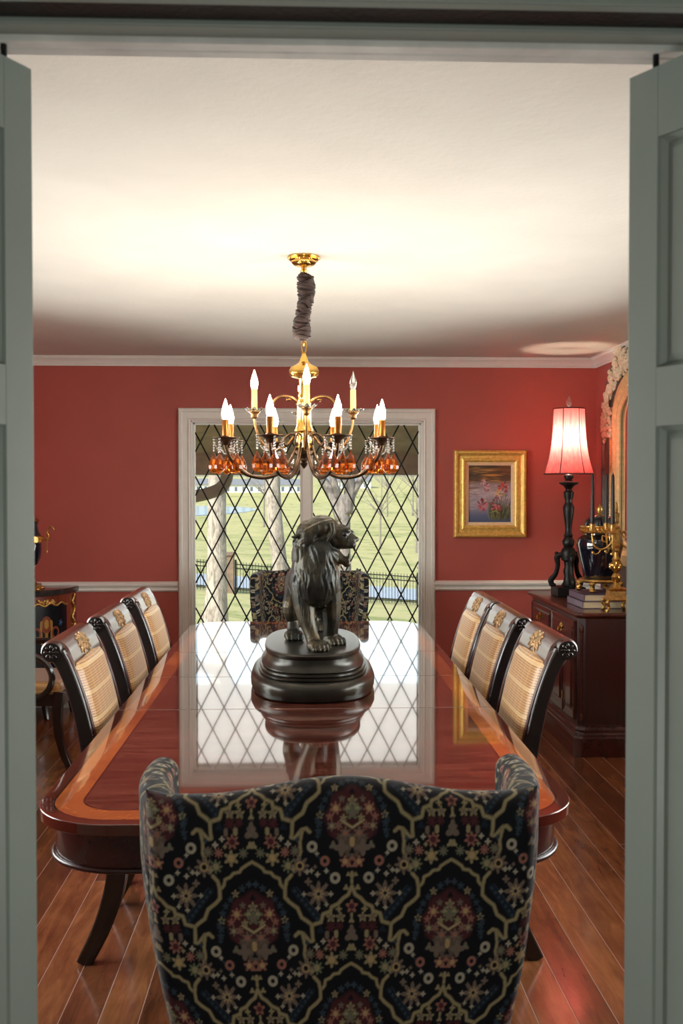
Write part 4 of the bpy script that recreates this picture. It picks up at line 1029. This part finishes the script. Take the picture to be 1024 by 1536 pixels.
for cx_, cy_ in CUPS:
    q = Vector((cx_, cy_, 0)); d = q.normalized(); r_ = q.length
    P = lambda rr, z: (d.x*rr, d.y*rr, z)
    am = MB().tube(cr([P(.02,.40),P(.05,.365),P(.09,.352),P(r_*.93,.375),P(r_,.42),P(r_,.445)], 5), .0055, 8)
    am.tube(cr([P(.03,.44),P(.05,.42),P(.075,.43),P(.075,.40),P(.055,.395)], 5), .0045, 7)
    am.tube(cr([P(.085,.352),P(.10,.33),P(.12,.325),P(.13,.335)], 4), .004, 7); am.ell(P(.13,.333), .009, 7)
    am.tube([P(.02,.452), P(r_,.452)], .006, 6)
    for k in range(6): am.ell(P(.03+.018*k,.452), (.008,.008,.011), 6)
    am.lathe([(.006,.44),(.020,.448),(.022,.454),(.012,.46),(.014,.47),(.018,.485),(.016,.495),(.018,.50)], (cx_, cy_, 0), 14)
    am.build('arm', M['gilt'], cd)
for (cx_, cy_), lab in zip(CUPS[:3], ('black taper candle on the left arm of the gilt candelabrum', 'black taper candle on the front arm of the gilt candelabrum', 'black taper candle on the back arm of the gilt candelabrum')):
    k = MB().lathe([(.012,0),(.0125,.02),(.0085,.27),(.004,.282),(.001,.284)], (0,0,0), 14); o = k.build('taper_candle', M['candle']); o.location = (1.782+cx_, 5.665+cy_, ZT+.5015)
    tag(o, lab, 'candle', 'black taper candles')
    w_ = MB().tube([(0,0,.282),(.001,0,.293)], .001, 5); w_.build('wick', M['candle'], o)

# ------------------------------------------------------------------ wall mirror (right wall)
mr = thing('hanging_mirror', 'tall arched mirror in a carved cream and black frame above the sideboard', 'mirror', (XR-.001, 6.02, 1.16))
HWm, HZ = .40, .81
M['palegold'] = mat('pale_gilt_gesso', lin(222,188,134), .5, .15, var=.15, vscale=40)
def arch(e, z0=0, n=24):   # y, z outline
    w_ = HWm + e; pts = [(-w_, z0-e), (w_, z0-e)]
    for k in range(n+1): a = PI*k/n; pts.append((w_*cos(a), HZ + (.20+e)*sin(a)))
    return pts
def aring(e, x): return [(x, y, z) for y, z in arch(e)]
MB().rings([aring(-.02,-.012), aring(-.02,-.016)]).build('mirror_glass', M['mirror'], mr, smooth=0)
MB().rings([aring(-.03,-.018), aring(-.03,-.03), aring(-.01,-.045), aring(.03,-.035), aring(.06,-.05), aring(.11,-.04), aring(.13,-.024)], True, False, False).build('inner_moulding', M['palegold'], mr, smooth=30)
MB().rings([aring(.13,-.024), aring(.135,-.034), aring(.20,-.038), aring(.27,-.034)], True, False, False).build('black_border', M['agedblack'], mr, smooth=30)
MB().rings([aring(.27,-.034), aring(.28,-.05), aring(.315,-.046), aring(.325,0), aring(-.03,0)], True, False, False).build('outer_moulding', M['agedblack'], mr, smooth=30)
beads = MB()
for s in (-1, 1):
    for k in range(48): beads.ell((-.036, s*(HWm+.13), .02 + HZ*k/48), (.012,.010,.012), 6)
beads.build('beading', M['palegold'], mr)
cs = MB(); R = random.Random(8)
for k in range(1000):     # carved leaf crest
    a = R.uniform(.0, PI); e = R.random()
    top = .12 + .20*max(0, sin(a))**3
    rr = .0 + e*top
    y = (HWm+.22+rr*.5)*cos(a); z = HZ + (.33+rr*.8)*sin(a) + (-.05*e if sin(a) < .2 else 0)
    cs.ell((-.022 - .032*R.random(), y, z), (R.uniform(.008,.018), R.uniform(.012,.03), R.uniform(.010,.026)), 7, Matrix.Rotation(R.uniform(0,3), 3, 'X'))
for s in (-1, 1):        # shoulder scrolls
    for k in range(60):
        cs.ell((-.022-.03*R.random(), s*(HWm+.22+R.uniform(-.12,.09)), HZ+R.uniform(-.13,.09)), (.014, R.uniform(.012,.026), R.uniform(.012,.024)), 7, Matrix.Rotation(R.uniform(0,3), 3, 'X'))
    cs.tube(cr([(-.03, s*(HWm+.23), HZ-.06), (-.045, s*(HWm+.29), HZ), (-.04, s*(HWm+.23), HZ+.06), (-.05, s*(HWm+.17), HZ+.03), (-.045, s*(HWm+.21), HZ)], 5), .016, 8)
tag(cs.build('crest', M['cream'], mr), 'cream carved leaf crest')

# ------------------------------------------------------------------ framed iris painting on the far wall
pt = thing('framed_painting', 'gold framed painting of red irises by water on the red wall', 'painting', (1.302, YF, 1.488))
W2, H2 = .257, .307
def fr(e, y): return [(-W2+e, y, -H2+e), (W2-e, y, -H2+e), (W2-e, y, H2-e), (-W2+e, y, H2-e)]
fo = MB().rings([fr(0,0), fr(0,-.03), fr(.006,-.042), fr(.020,-.046), fr(.032,-.036), fr(.040,-.028), fr(.056,-.03), fr(.066,-.036), fr(.074,-.026), fr(.082,-.02), fr(.088,-.02), fr(.088,0)], True, False, False).build('picture_frame', M['goldleaf'], pt, smooth=0, bevel=.002)
for e, y, n_, r_, lab in ((.017,-.045,50,.0085,'carved outer edge'),(.071,-.034,80,.0042,'beaded inner edge')):
    tw = MB()
    for k in range(n_):
        q = -1+2*(k+.5)/n_
        for sx in (-1,1): tw.ell((sx*(W2-e), y, q*(H2-e)), (r_, r_*.7, r_*1.1), 6, Matrix.Rotation(.6, 3, 'Y'))
        for sz in (-1,1): tw.ell((q*(W2-e), y, sz*(H2-e)), (r_*1.1, r_*.7, r_), 6, Matrix.Rotation(.6, 3, 'Y'))
    tag(tw.build('ornament', M['goldleaf'], fo), lab)
MB().rings([fr(.084,-.014), fr(.085,-.020), fr(.105,-.014), fr(.108,-.008), fr(.108,-.004), fr(.084,-.004)], True, False, False).build('liner', M['liner'], pt, smooth=0)
# canvas: colours laid stroke by stroke on a vertex grid
NX, NZ2 = 150, 204; CW, CH = .150, .200
gx_, gz_ = np.meshgrid(np.linspace(-1,1,NX), np.linspace(-1,1,NZ2), indexing='ij'); gx_ = gx_.ravel(); gz_ = gz_.ravel()
colp = np.zeros((len(gx_), 3)); C_ = lambda *c: np.array(lin(*c))
tz = (gz_+1)/2
stops = [(0,(70,90,130)),(.12,(96,108,140)),(.3,(170,160,176)),(.5,(186,172,182)),(.66,(160,142,140)),(.74,(92,74,56)),(.84,(66,54,42)),(.92,(110,86,52)),(1,(60,50,40))]
for i in range(3): colp[:, i] = np.interp(tz, [s[0] for s in stops], [C_(*s[1])[i] for s in stops])
PR = np.random.default_rng(3)
def stroke(x, z, l, w, ang, c, al=.8):
    dx, dz = gx_-x, (gz_-z); dx = dx*.75
    u = dx*np.cos(ang)+dz*np.sin(ang); v_ = -dx*np.sin(ang)+dz*np.cos(ang)
    m = np.clip(1.4*(1-np.sqrt((u/l)**2+(v_/w)**2)), 0, 1)*al; m = m[:, None]
    colp[:] = colp*(1-m) + c*m
for k in range(90): stroke(PR.uniform(-1,1), PR.uniform(-.6,.35), PR.uniform(.08,.25), .03, PR.uniform(-.25,.25), C_(*[(216,200,210),(170,160,186),(152,124,112),(230,214,216)][k%4]), .5)
for k in range(60): stroke(PR.uniform(-1,1), PR.uniform(.4,1), PR.uniform(.1,.35), .022, PR.uniform(-.1,.1), C_(*[(150,112,48),(54,44,36),(196,150,70),(96,70,44)][k%4]), .7)
stroke(.1,.66,.5,.05,.0,C_(206,150,64),.9); stroke(-.2,.84,.5,.05,0,C_(176,136,66),.7); stroke(-.75,.2,.3,.05,.1,C_(110,74,56),.7); stroke(-.7,-.02,.25,.04,0,C_(120,86,70),.5)
for k in range(170):
    bx = PR.uniform(-.35,.9); hh = PR.uniform(.2,.6); x = bx*.6+.2; stroke(x+bx*.2, -1+hh*.9, hh*.8, .018, PI/2 - (bx-.25)*.8 + PR.uniform(-.25,.25), C_(*[(60,70,40),(110,112,60),(36,44,34),(150,146,84),(50,62,58)][k%5]), .8)
for k in range(40): stroke(PR.uniform(.3,1), PR.uniform(-.9,.0), .22, .015, PI/2+PR.uniform(-.5,.2), C_(*[(52,62,60),(120,116,84)][k%2]), .7)
def iris(x, z, s, c1_, c2_):
    for k in range(26):
        a = PR.uniform(0, 2*PI); r_ = PR.random()**.5*s; stroke(x+r_*np.cos(a)*1.15, z+r_*np.sin(a), s*.38, s*.22, a, C_(*(c1_, c2_, tuple(int(q*.6) for q in c1_))[k%3]), .85)
iris(-.36,-.38,0.203,(186,50,56),(220,120,120)); iris(.30,-.40,0.216,(176,44,66),(226,140,150)); iris(.62,.22,0.189,(200,48,50),(226,96,80)); iris(.42,.0,0.162,(238,206,150),(226,176,110)); iris(-.14,.22,0.135,(196,96,110),(236,196,206)); iris(-.32,.42,0.108,(216,150,170),(240,216,220)); iris(.32,-.16,0.095,(150,60,80),(196,130,150))
stroke(.2,-.62,.22,.03,.3,C_(150,170,90),.9); stroke(.36,-.64,.12,.03,-.5,C_(150,170,90),.9)
me = bpy.data.meshes.new('canvas')
vs = [(x*CW, -.006, z*CH) for x, z in zip(gx_, gz_)]
me.from_pydata(vs, [], [(i*NZ2+j, (i+1)*NZ2+j, (i+1)*NZ2+j+1, i*NZ2+j+1) for i in range(NX-1) for j in range(NZ2-1)])
ca = me.color_attributes.new('Col', 'FLOAT_COLOR', 'POINT'); ca.data.foreach_set('color', np.concatenate([colp, np.ones((len(colp),1))], 1).astype(np.float32).ravel())
tag(link('canvas', me, M['oil'], pt, 180), 'painted canvas of red and pink irises')
# ------------------------------------------------------------------ bronze lion on a moulded plinth
M['bronzep'] = mat('polished_dark_bronze', lin(46,44,38), .3, .45, var=.45, vscale=14)
LX, LY, LZ = .03, 3.95, .7603
ln_ = thing('lion_statue', 'dark bronze roaring lion statue on an oval plinth in the middle of the table', 'statue', (LX, LY, LZ))
def sup(a, b, n=2.7, k=72): return [(a*math.copysign(abs(cos(2*PI*i/k))**(2/n), cos(2*PI*i/k)), b*math.copysign(abs(sin(2*PI*i/k))**(2/n), sin(2*PI*i/k))) for i in range(k)]
pf = [(.215,0),(.232,.004),(.238,.02),(.239,.042),(.232,.058),(.216,.066),(.205,.068),(.210,.072),(.210,.078),(.200,.081),(.205,.085),(.204,.091),(.194,.094),(.198,.098),(.195,.104),(.186,.112),(.181,.126),(.180,.140),(.185,.146),(.186,.154),(.182,.158),(.170,.1595)]
MB().rings([[(x, y-.02*(1-z/.16), z) for x, y in sup(r, r+.192)] for r, z in pf]).build('plinth', M['bronzep'], ln_, smooth=40)
P0 = Vector((LX, LY, LZ))
m = MB()
def V(x, y, z): return Vector((x, y, z)) - P0
def E(x, y, z, r, rot=None): m.ell(V(x, y, z), r, 18, rot)
def T(pts, n=5, seg=12):
    q = cr([(*V(*p[:3]), p[3]) for p in pts], n); m.tube([a[:3] for a in q], [max(.002, a[3]) for a in q], seg)
# trunk and neck
T([(.05,3.76,1.13,.070),(.045,3.80,1.14,.092),(.03,3.92,1.145,.086),(.01,4.04,1.15,.082),(.006,4.13,1.155,.070),(0,4.19,1.15,.058)])
T([(.04,3.80,1.14,.092),(.038,3.79,1.20,.092),(.04,3.80,1.28,.078),(.06,3.80,1.33,.062)])
# front legs
T([(-.005,3.775,1.16,.052),(-.002,3.765,1.09,.043),(.006,3.75,1.03,.033),(.020,3.735,.985,.027),(.034,3.715,.945,.026),(.040,3.70,.925,.028)])
T([(.085,3.81,1.16,.052),(.100,3.82,1.08,.040),(.102,3.82,1.02,.032),(.099,3.83,.97,.029),(.102,3.845,.935,.030)])
# hind legs
T([(-.026,4.10,1.15,.055),(-.040,4.04,1.09,.045),(-.055,3.99,1.04,.036),(-.050,4.01,.99,.026),(-.046,3.98,.945,.025)])
T([(.050,4.14,1.15,.060),(.060,4.14,1.08,.048),(.066,4.17,1.02,.034),(.070,4.24,.985,.025),(.072,4.22,.945,.024)])
def paw(x, y, r, dx, dy):
    d = Vector((dx, dy)).normalized(); n_ = Vector((-d.y, d.x))
    E(x, y, .936, (r, r, .026))
    for k in (-1.5, -.5, .5, 1.5):
        f = r*(.95 - .08*abs(k)); cx_, cy_ = x + d.x*f + n_.x*k*r*.42, y + d.y*f + n_.y*k*r*.42
        m.ell(V(cx_, cy_, .932), (r*.30, r*.30, .018), 10); m.ell(V(cx_+d.x*r*.28, cy_+d.y*r*.28, .927), (r*.2, r*.2, .011), 8)
paw(.044, 3.685, .039, .35, -1); paw(.108, 3.835, .041, .5, -1); paw(-.044, 3.965, .040, .1, -1); paw(.072, 4.21, .034, .1, -1)
# head turned to the lion's left
E(.085, 3.79, 1.345, (.062,.058,.056)); E(.132, 3.772, 1.343, (.044,.046,.042))
T([(.085,3.785,1.345,.050),(.125,3.775,1.332,.044),(.155,3.768,1.324,.036),(.176,3.765,1.319,.029),(.190,3.765,1.316,.022)])
E(.192, 3.765, 1.327, (.012,.018,.011))
E(.150, 3.748, 1.361, (.024,.018,.013)); E(.150, 3.788, 1.363, (.024,.020,.013))
E(.160, 3.768, 1.350, (.028,.016,.015))
E(.172, 3.747, 1.308, (.022,.015,.016)); E(.172, 3.785, 1.308, (.022,.015,.016))
E(.112, 3.752, 1.325, (.026,.02,.026))
T([(.090,3.775,1.288,.034),(.118,3.772,1.262,.026),(.145,3.768,1.248,.018),(.168,3.766,1.250,.014)], 4)
E(.158, 3.766, 1.236, (.016,.013,.016))
for s in (-1, 1): T([(.184,3.765+s*.014,1.302,.006),(.187,3.765+s*.014,1.288,.004),(.187,3.765+s*.014,1.279,.002)], 2, 8)
for s in (-1, 1): T([(.164,3.766+s*.010,1.258,.005),(.167,3.766+s*.010,1.270,.003),(.167,3.766+s*.010,1.276,.0015)], 2, 8)
E(.066, 3.735, 1.372, (.018,.012,.020)); E(.066, 3.845, 1.375, (.018,.012,.020))
# mane masses
E(.064,3.795,1.370,(.064,.064,.048)); E(.015,3.80,1.335,(.052,.072,.066)); E(-.002,3.81,1.26,(.050,.078,.085)); E(.005,3.80,1.18,(.062,.085,.085))
E(.06,3.775,1.25,(.060,.072,.085)); E(.045,3.745,1.17,(.080,.055,.085)); E(.045,3.75,1.135,(.07,.052,.06))
E(.01,3.86,1.22,(.05,.07,.08)); E(.07,3.79,1.30,(.05,.06,.05))
# locks of the mane, flowing back from the face and down the neck and chest
R = random.Random(21)
def surf_y(x, z):   # front (camera-side) surface of the mane
    best = 3.80
    for (cx_, cy_, cz_, rx, ry, rz_) in ((.064,3.795,1.370,.064,.064,.048),(.015,3.80,1.335,.052,.072,.066),(-.002,3.81,1.26,.050,.078,.085),(.005,3.80,1.18,.062,.085,.085),(.06,3.775,1.25,.06,.072,.085),(.045,3.745,1.17,.08,.055,.085),(.045,3.75,1.135,.07,.052,.06)):
        q = 1-((x-cx_)/rx)**2-((z-cz_)/rz_)**2
        if q > 0: best = min(best, cy_ - ry*math.sqrt(q))
    return best
def lock(x, z, steps, vx, r0, ph, dz=.021, amp=.004):
    p = []
    for j in range(steps):
        f = j/(steps-1)
        p.append((x, surf_y(x, z) + .004, z, r0*(.55 if j == 0 else 1)*(1-.75*f**1.5)))
        x += vx*(1-f) + amp*sin(j*.9+ph); z -= dz*(.8+.4*f); x = max(-.046, min(.128, x))
    T(p, 3, 8)
for k in range(17):      # long waves combed back from the brow, then down the neck
    f = k/16; x = .105 - .022*f; z = 1.398 - .11*f
    lock(x, z, 9, -.034*(1-.75*f), .0105, k*.5, .012 + .010*f, .003)
for k in range(13):      # outer curtain of the mane
    lock(-.022 + .010*k, 1.318 - .004*abs(k-5), 10, -.004 + .0012*k, .0115, k*1.1, .019)
for k in range(16):      # chest locks
    lock(-.030 + .0095*k, 1.22 + .012*sin(k*2.1), 8 + k % 3, 0, .0078, k*1.7, .0165, .004)
for k in range(10):      # ruff round the cheek
    lock(.094 - .003*abs(k-4), 1.345 - .011*k, 7, -.006, .009, k, .016, .002)
T([(.0,3.75,1.348,.012),(-.028,3.745,1.340,.009),(-.043,3.745,1.336,.006),(-.050,3.745,1.340,.003)], 3, 8)
T([(.10,3.735,1.39,.010),(.105,3.73,1.36,.009),(.095,3.727,1.335,.008),(.082,3.726,1.32,.004)], 4, 8)
# tail
T([(0,4.20,1.17,.020),(0,4.25,1.14,.015),(.01,4.28,1.06,.012),(.02,4.27,1.0,.012),(.03,4.24,.96,.014),(.02,4.22,.945,.008)])
lm_ = fuse(m, .0028, 3, .45)
body = link('body', lm_, M['bronze'], ln_, 180)
tag(body, 'patinated bronze lion with wavy mane and open mouth')
MB().ell(V(.149,3.731,1.347), (.0105,.008,.009), 12).build('eye', M['black'], ln_)
MB().ell(V(.146,3.7935,1.349), (.0085,.006,.008), 12).build('eye', M['black'], ln_)
# ------------------------------------------------------------------ chandelier
CX, CY = -.003, 4.0
ch_ = thing('chandelier', 'brass twelve-candle chandelier with amber drops hanging over the table', 'chandelier', (CX, CY, ZC))
def zz(z): return z - ZC
def LZ_(prof): return [(r, zz(z)) for r, z in prof]
MB().lathe(LZ_([(.064,2.44),(.066,2.436),(.065,2.432),(.057,2.430),(.058,2.426),(.055,2.423),(.049,2.421),(.049,2.416),(.042,2.408),(.026,2.402),(.012,2.399),(.010,2.388),(.014,2.384),(.012,2.376),(.004,2.37)]), (0,0,0), 36).build('canopy', M['brass'], ch_)
R = random.Random(5); rr = []
zs = np.linspace(2.372, 2.105, 130)
for i, z in enumerate(zs):      # ruched fabric sleeve over the chain
    ring = []; q = i/129; cxw = .012*sin(q*5+.5) - .004 + .008*q
    for j in range(40):
        a = 2*PI*j/40; f = sin(i*.78 + 1.5*sin(a+i*.17) + 1.0*sin(2*a+i*.09) + .4*sin(3*a-i*.2)); f = 1-2*abs(f)**1.6 if f < 0 else 1-.5*f
        r = (.029 + .003*sin(q*9)) + .0055*f + .0022*sin(4*a+i*.37); r *= min(1, .45+q*9, .45+(1-q)*9)
        ring.append((cxw + r*cos(a), r*sin(a)*.95, zz(z) + .006*sin(a*2+i*.21)))
    rr.append(ring)
tag(MB().rings(rr).build('chain_sleeve', M['sleevefab'], ch_, smooth=180), 'ruched brown fabric sleeve over the chain')
lp = MB(); lp.tube([(.010*cos(2*PI*k/20), 0, zz(2.083)+.026*sin(2*PI*k/20)) for k in range(20)], .0032, 8, closed=True); lp.tube([(0, .010*cos(2*PI*k/20), zz(2.108)+.02*sin(2*PI*k/20)) for k in range(20)], .003, 8, closed=True)
lp.build('hanging_ring', M['brass'], ch_)
MB().lathe(LZ_([(.004,2.062),(.009,2.058),(.009,2.05),(.014,2.04),(.018,2.025),(.022,2.02),(.036,2.010),(.052,2.003),(.060,1.989),(.059,1.974),(.050,1.963),(.028,1.957),(.022,1.955),(.021,1.95),(.022,1.90),(.028,1.885),(.026,1.875),(.030,1.868),(.030,1.855),(.027,1.845),(.028,1.80),(.029,1.765),(.034,1.757),(.036,1.748),(.030,1.74),(.030,1.72),(.034,1.712),(.034,1.69),(.036,1.682),(.030,1.672)]), (0,0,0), 28).build('column', M['brass'], ch_)
fn = MB().lathe(LZ_([(.034,1.675),(.044,1.668),(.040,1.655),(.026,1.645),(.012,1.64),(.014,1.632),(.010,1.626),(.016,1.618),(.010,1.608),(.002,1.598)]), (0,0,0), 24)
fn.build('bottom_finial', M['darkbrass'], ch_)
def star_dish(r, z, n, drop):
    rr = []
    for q in (.25, .6, 1):
        rr.append([(r*q*(1+.16*q*cos(n*a))*cos(a), r*q*(1+.16*q*cos(n*a))*sin(a), z + drop*q*q + .006*q*cos(n*a)) for a in [2*PI*k/48 for k in range(48)]])
    rr2 = [[(x, y, zq-.003) for x, y, zq in r_] for r_ in reversed(rr)]
    return MB().rings(rr + rr2, True, True, True)
def mv(mb, r, a): return mb.xf(Matrix.Rotation(a, 4, 'Z') @ Matrix.Translation((r, 0, 0)))
def flame(z0, h, r):
    return MB().lathe([(r*.55, z0), (r*.8, z0+h*.08), (r, z0+h*.28), (r*.92, z0+h*.45), (r*.55, z0+h*.70), (r*.2, z0+h*.90), (r*.02, z0+h)], (0,0,0), 16)
def up_arm(a, lit):
    arm = MB().tube([(x, 0, zz(z)) for x, z in cr([(.028,1.745),(.07,1.69),(.12,1.672),(.165,1.70),(.19,1.755),(.197,1.80)], 6)], .0052, 8)
    arm.tube([(x, 0, zz(z)) for x, z in cr([(.024,1.865),(.06,1.885),(.10,1.882),(.128,1.85),(.135,1.80),(.128,1.775)], 6)], .006, 8)
    arm.ell((.06,0,zz(1.874)), (.012,.005,.008), 8); arm.ell((.128,0,zz(1.774)), .009, 8)
    arm.lathe(LZ_([(.006,1.795),(.014,1.802),(.012,1.81),(.022,1.822),(.024,1.827)]), (.197,0,0), 16)
    arm.xf(Matrix.Rotation(a, 4, 'Z')); ao = arm.build('arm', M['brassd'], ch_, smooth=180)
    mv(star_dish(.036, zz(1.826), 8, .008), .197, a).build('drip_dish', M['crystal'], ao, smooth=180)
    mv(MB().lathe(LZ_([(.012,1.826),(.0115,1.912),(.010,1.914)]), (0,0,0), 16), .197, a).build('candle_sleeve', M['waxsleeve'], ao)
    b_ = mv(flame(zz(1.912), .078, .0145), .197, a)
    if lit: b_.build('bulb', M['bulb'], ao)
    else: tag(b_.build('bulb', M['bulboff'], ao), 'unlit clear bulb')
def low_arm(a):
    arm = MB().tube([(x, 0, zz(z)) for x, z in cr([(.03,1.70),(.052,1.64),(.10,1.585),(.17,1.562),(.245,1.575),(.30,1.625),(.325,1.675),(.327,1.70)], 6)], .0072, 10)
    arm.lathe(LZ_([(.008,1.685),(.012,1.69),(.016,1.70),(.034,1.708),(.053,1.712),(.054,1.716),(.02,1.718),(.014,1.722)]), (.327,0,0), 20)
    arm.ell((.12,0,zz(1.60)), (.02,.006,.01), 8); arm.tube([(x, 0, zz(z)) for x, z in cr([(.032,1.73),(.06,1.735),(.085,1.715),(.08,1.69),(.065,1.695)], 5)], .0045, 7)
    arm.xf(Matrix.Rotation(a, 4, 'Z')); ao = arm.build('arm', M['darkbrass'], ch_, smooth=180)
    mv(MB().lathe(LZ_([(.0135,1.72),(.0135,1.782),(.012,1.785)]), (0,0,0), 16), .327, a).build('candle_sleeve', M['sleeveamber'], ao)
    mv(flame(zz(1.783), .082, .0150), .327, a).build('bulb', M['bulb'], ao)
    for k in range(4):
        b_ = rad(45 + 90*k); cx_, cy_ = .050*cos(b_), .050*sin(b_); st = MB()
        for q in range(5): st.ell((cx_, cy_, zz(1.708-.0105*q)), (.0042,.0042,.005), 6)
        for q in range(7):
            f = q/6; st.ell((cx_*(1-.55*f), cy_*(1-.55*f), zz(1.706 - .045*sin(PI*f*.5) )), .0036, 6)
        mv(st, .327, a).build('bead_string', M['crystal'], ao)
        dr = MB().lathe([(.001, zz(1.657)), (.006, zz(1.646)), (.016, zz(1.628)), (.0215, zz(1.608)), (.0205, zz(1.594)), (.012, zz(1.582)), (.001, zz(1.578))], (cx_, cy_, 0), 8)
        mv(dr, .327, a).build('amber_drop', M['amber'], ao, smooth=0)
for k, lit in enumerate((False, True, True, True)): up_arm(rad(3 + 90*k), lit)
for k in range(8): low_arm(rad(22.5 + 45*k))
# ------------------------------------------------------------------ camera, daylight, lamps
cam = bpy.data.cameras.new('camera'); co_ = bpy.data.objects.new('camera', cam); COL.objects.link(co_); SC.camera = co_
cam.sensor_fit = 'VERTICAL'; cam.sensor_height = 36; cam.sensor_width = 24; cam.lens = 1500/1536*36
cam.clip_start = .05; cam.clip_end = 2000
co_.location = (0, 0, 1.51); co_.rotation_euler = (rad(90-1.22), 0, rad(-2.1))
cam.dof.use_dof = True; cam.dof.focus_distance = 4.6; cam.dof.aperture_fstop = 9
w = bpy.data.worlds.new('sky'); SC.world = w; w.use_nodes = True; nt = w.node_tree
sk = nt.nodes.new('ShaderNodeTexSky'); sk.sky_type = 'NISHITA'; sk.sun_disc = False; sk.sun_elevation = rad(42); sk.sun_rotation = rad(215); sk.air_density = 1.2; sk.dust_density = 2
nt.links.new(sk.outputs[0], nt.nodes['Background'].inputs[0]); nt.nodes['Background'].inputs[1].default_value = .15
def lamp(name, typ, loc, power, color=(1,1,1), rot=(0,0,0), **k):
    l = bpy.data.lights.new(name, typ); l.energy = power; l.color = color
    for a, b in k.items(): setattr(l, a, b)
    o = bpy.data.objects.new(name, l); COL.objects.link(o); o.location = loc; o.rotation_euler = rot; return o
# sun from behind the house, left
lamp('sun', 'SUN', (0,0,30), 2.3, (1,.95,.86), Vector((.55,.62,-.62)).to_track_quat('-Z','Y').to_euler(), angle=rad(.6))
# fill lamps added outside the unseen side windows, and one boosting far-window daylight
lamp('left_window_fill', 'AREA', (XL-.5, 3.85, 1.45), 140, (1,.98,.95), (0, rad(-90), 0), shape='RECTANGLE', size=2.2, size_y=3.0)
lamp('right_window_fill', 'AREA', (XR+.5, 3.85, 1.45), 140, (1,.98,.95), (0, rad(90), 0), shape='RECTANGLE', size=2.2, size_y=3.0)
lamp('far_window_daylight_boost', 'AREA', (.02, 7.3, 1.15), 7, (1,.95,.91), (rad(-90), 0, 0), shape='RECTANGLE', size=1.6, size_y=1.7)
# unseen low fill light added in the hall for the door faces
lamp('hall_fill', 'POINT', (.1, -1.2, .7), 21, (1,.97,.92), shadow_soft_size=.25)
vs_ = SC.view_settings; vs_.view_transform = 'Standard'; vs_.look = 'None'; vs_.gamma = 1; vs_.use_curve_mapping = False; vs_.exposure = .97
cy = SC.cycles; cy.use_denoising = True; cy.max_bounces = 8; cy.diffuse_bounces = 4; cy.glossy_bounces = 4; cy.transmission_bounces = 6; cy.transparent_max_bounces = 12
cy.sample_clamp_indirect = 6; cy.caustics_reflective = False; cy.caustics_refractive = False
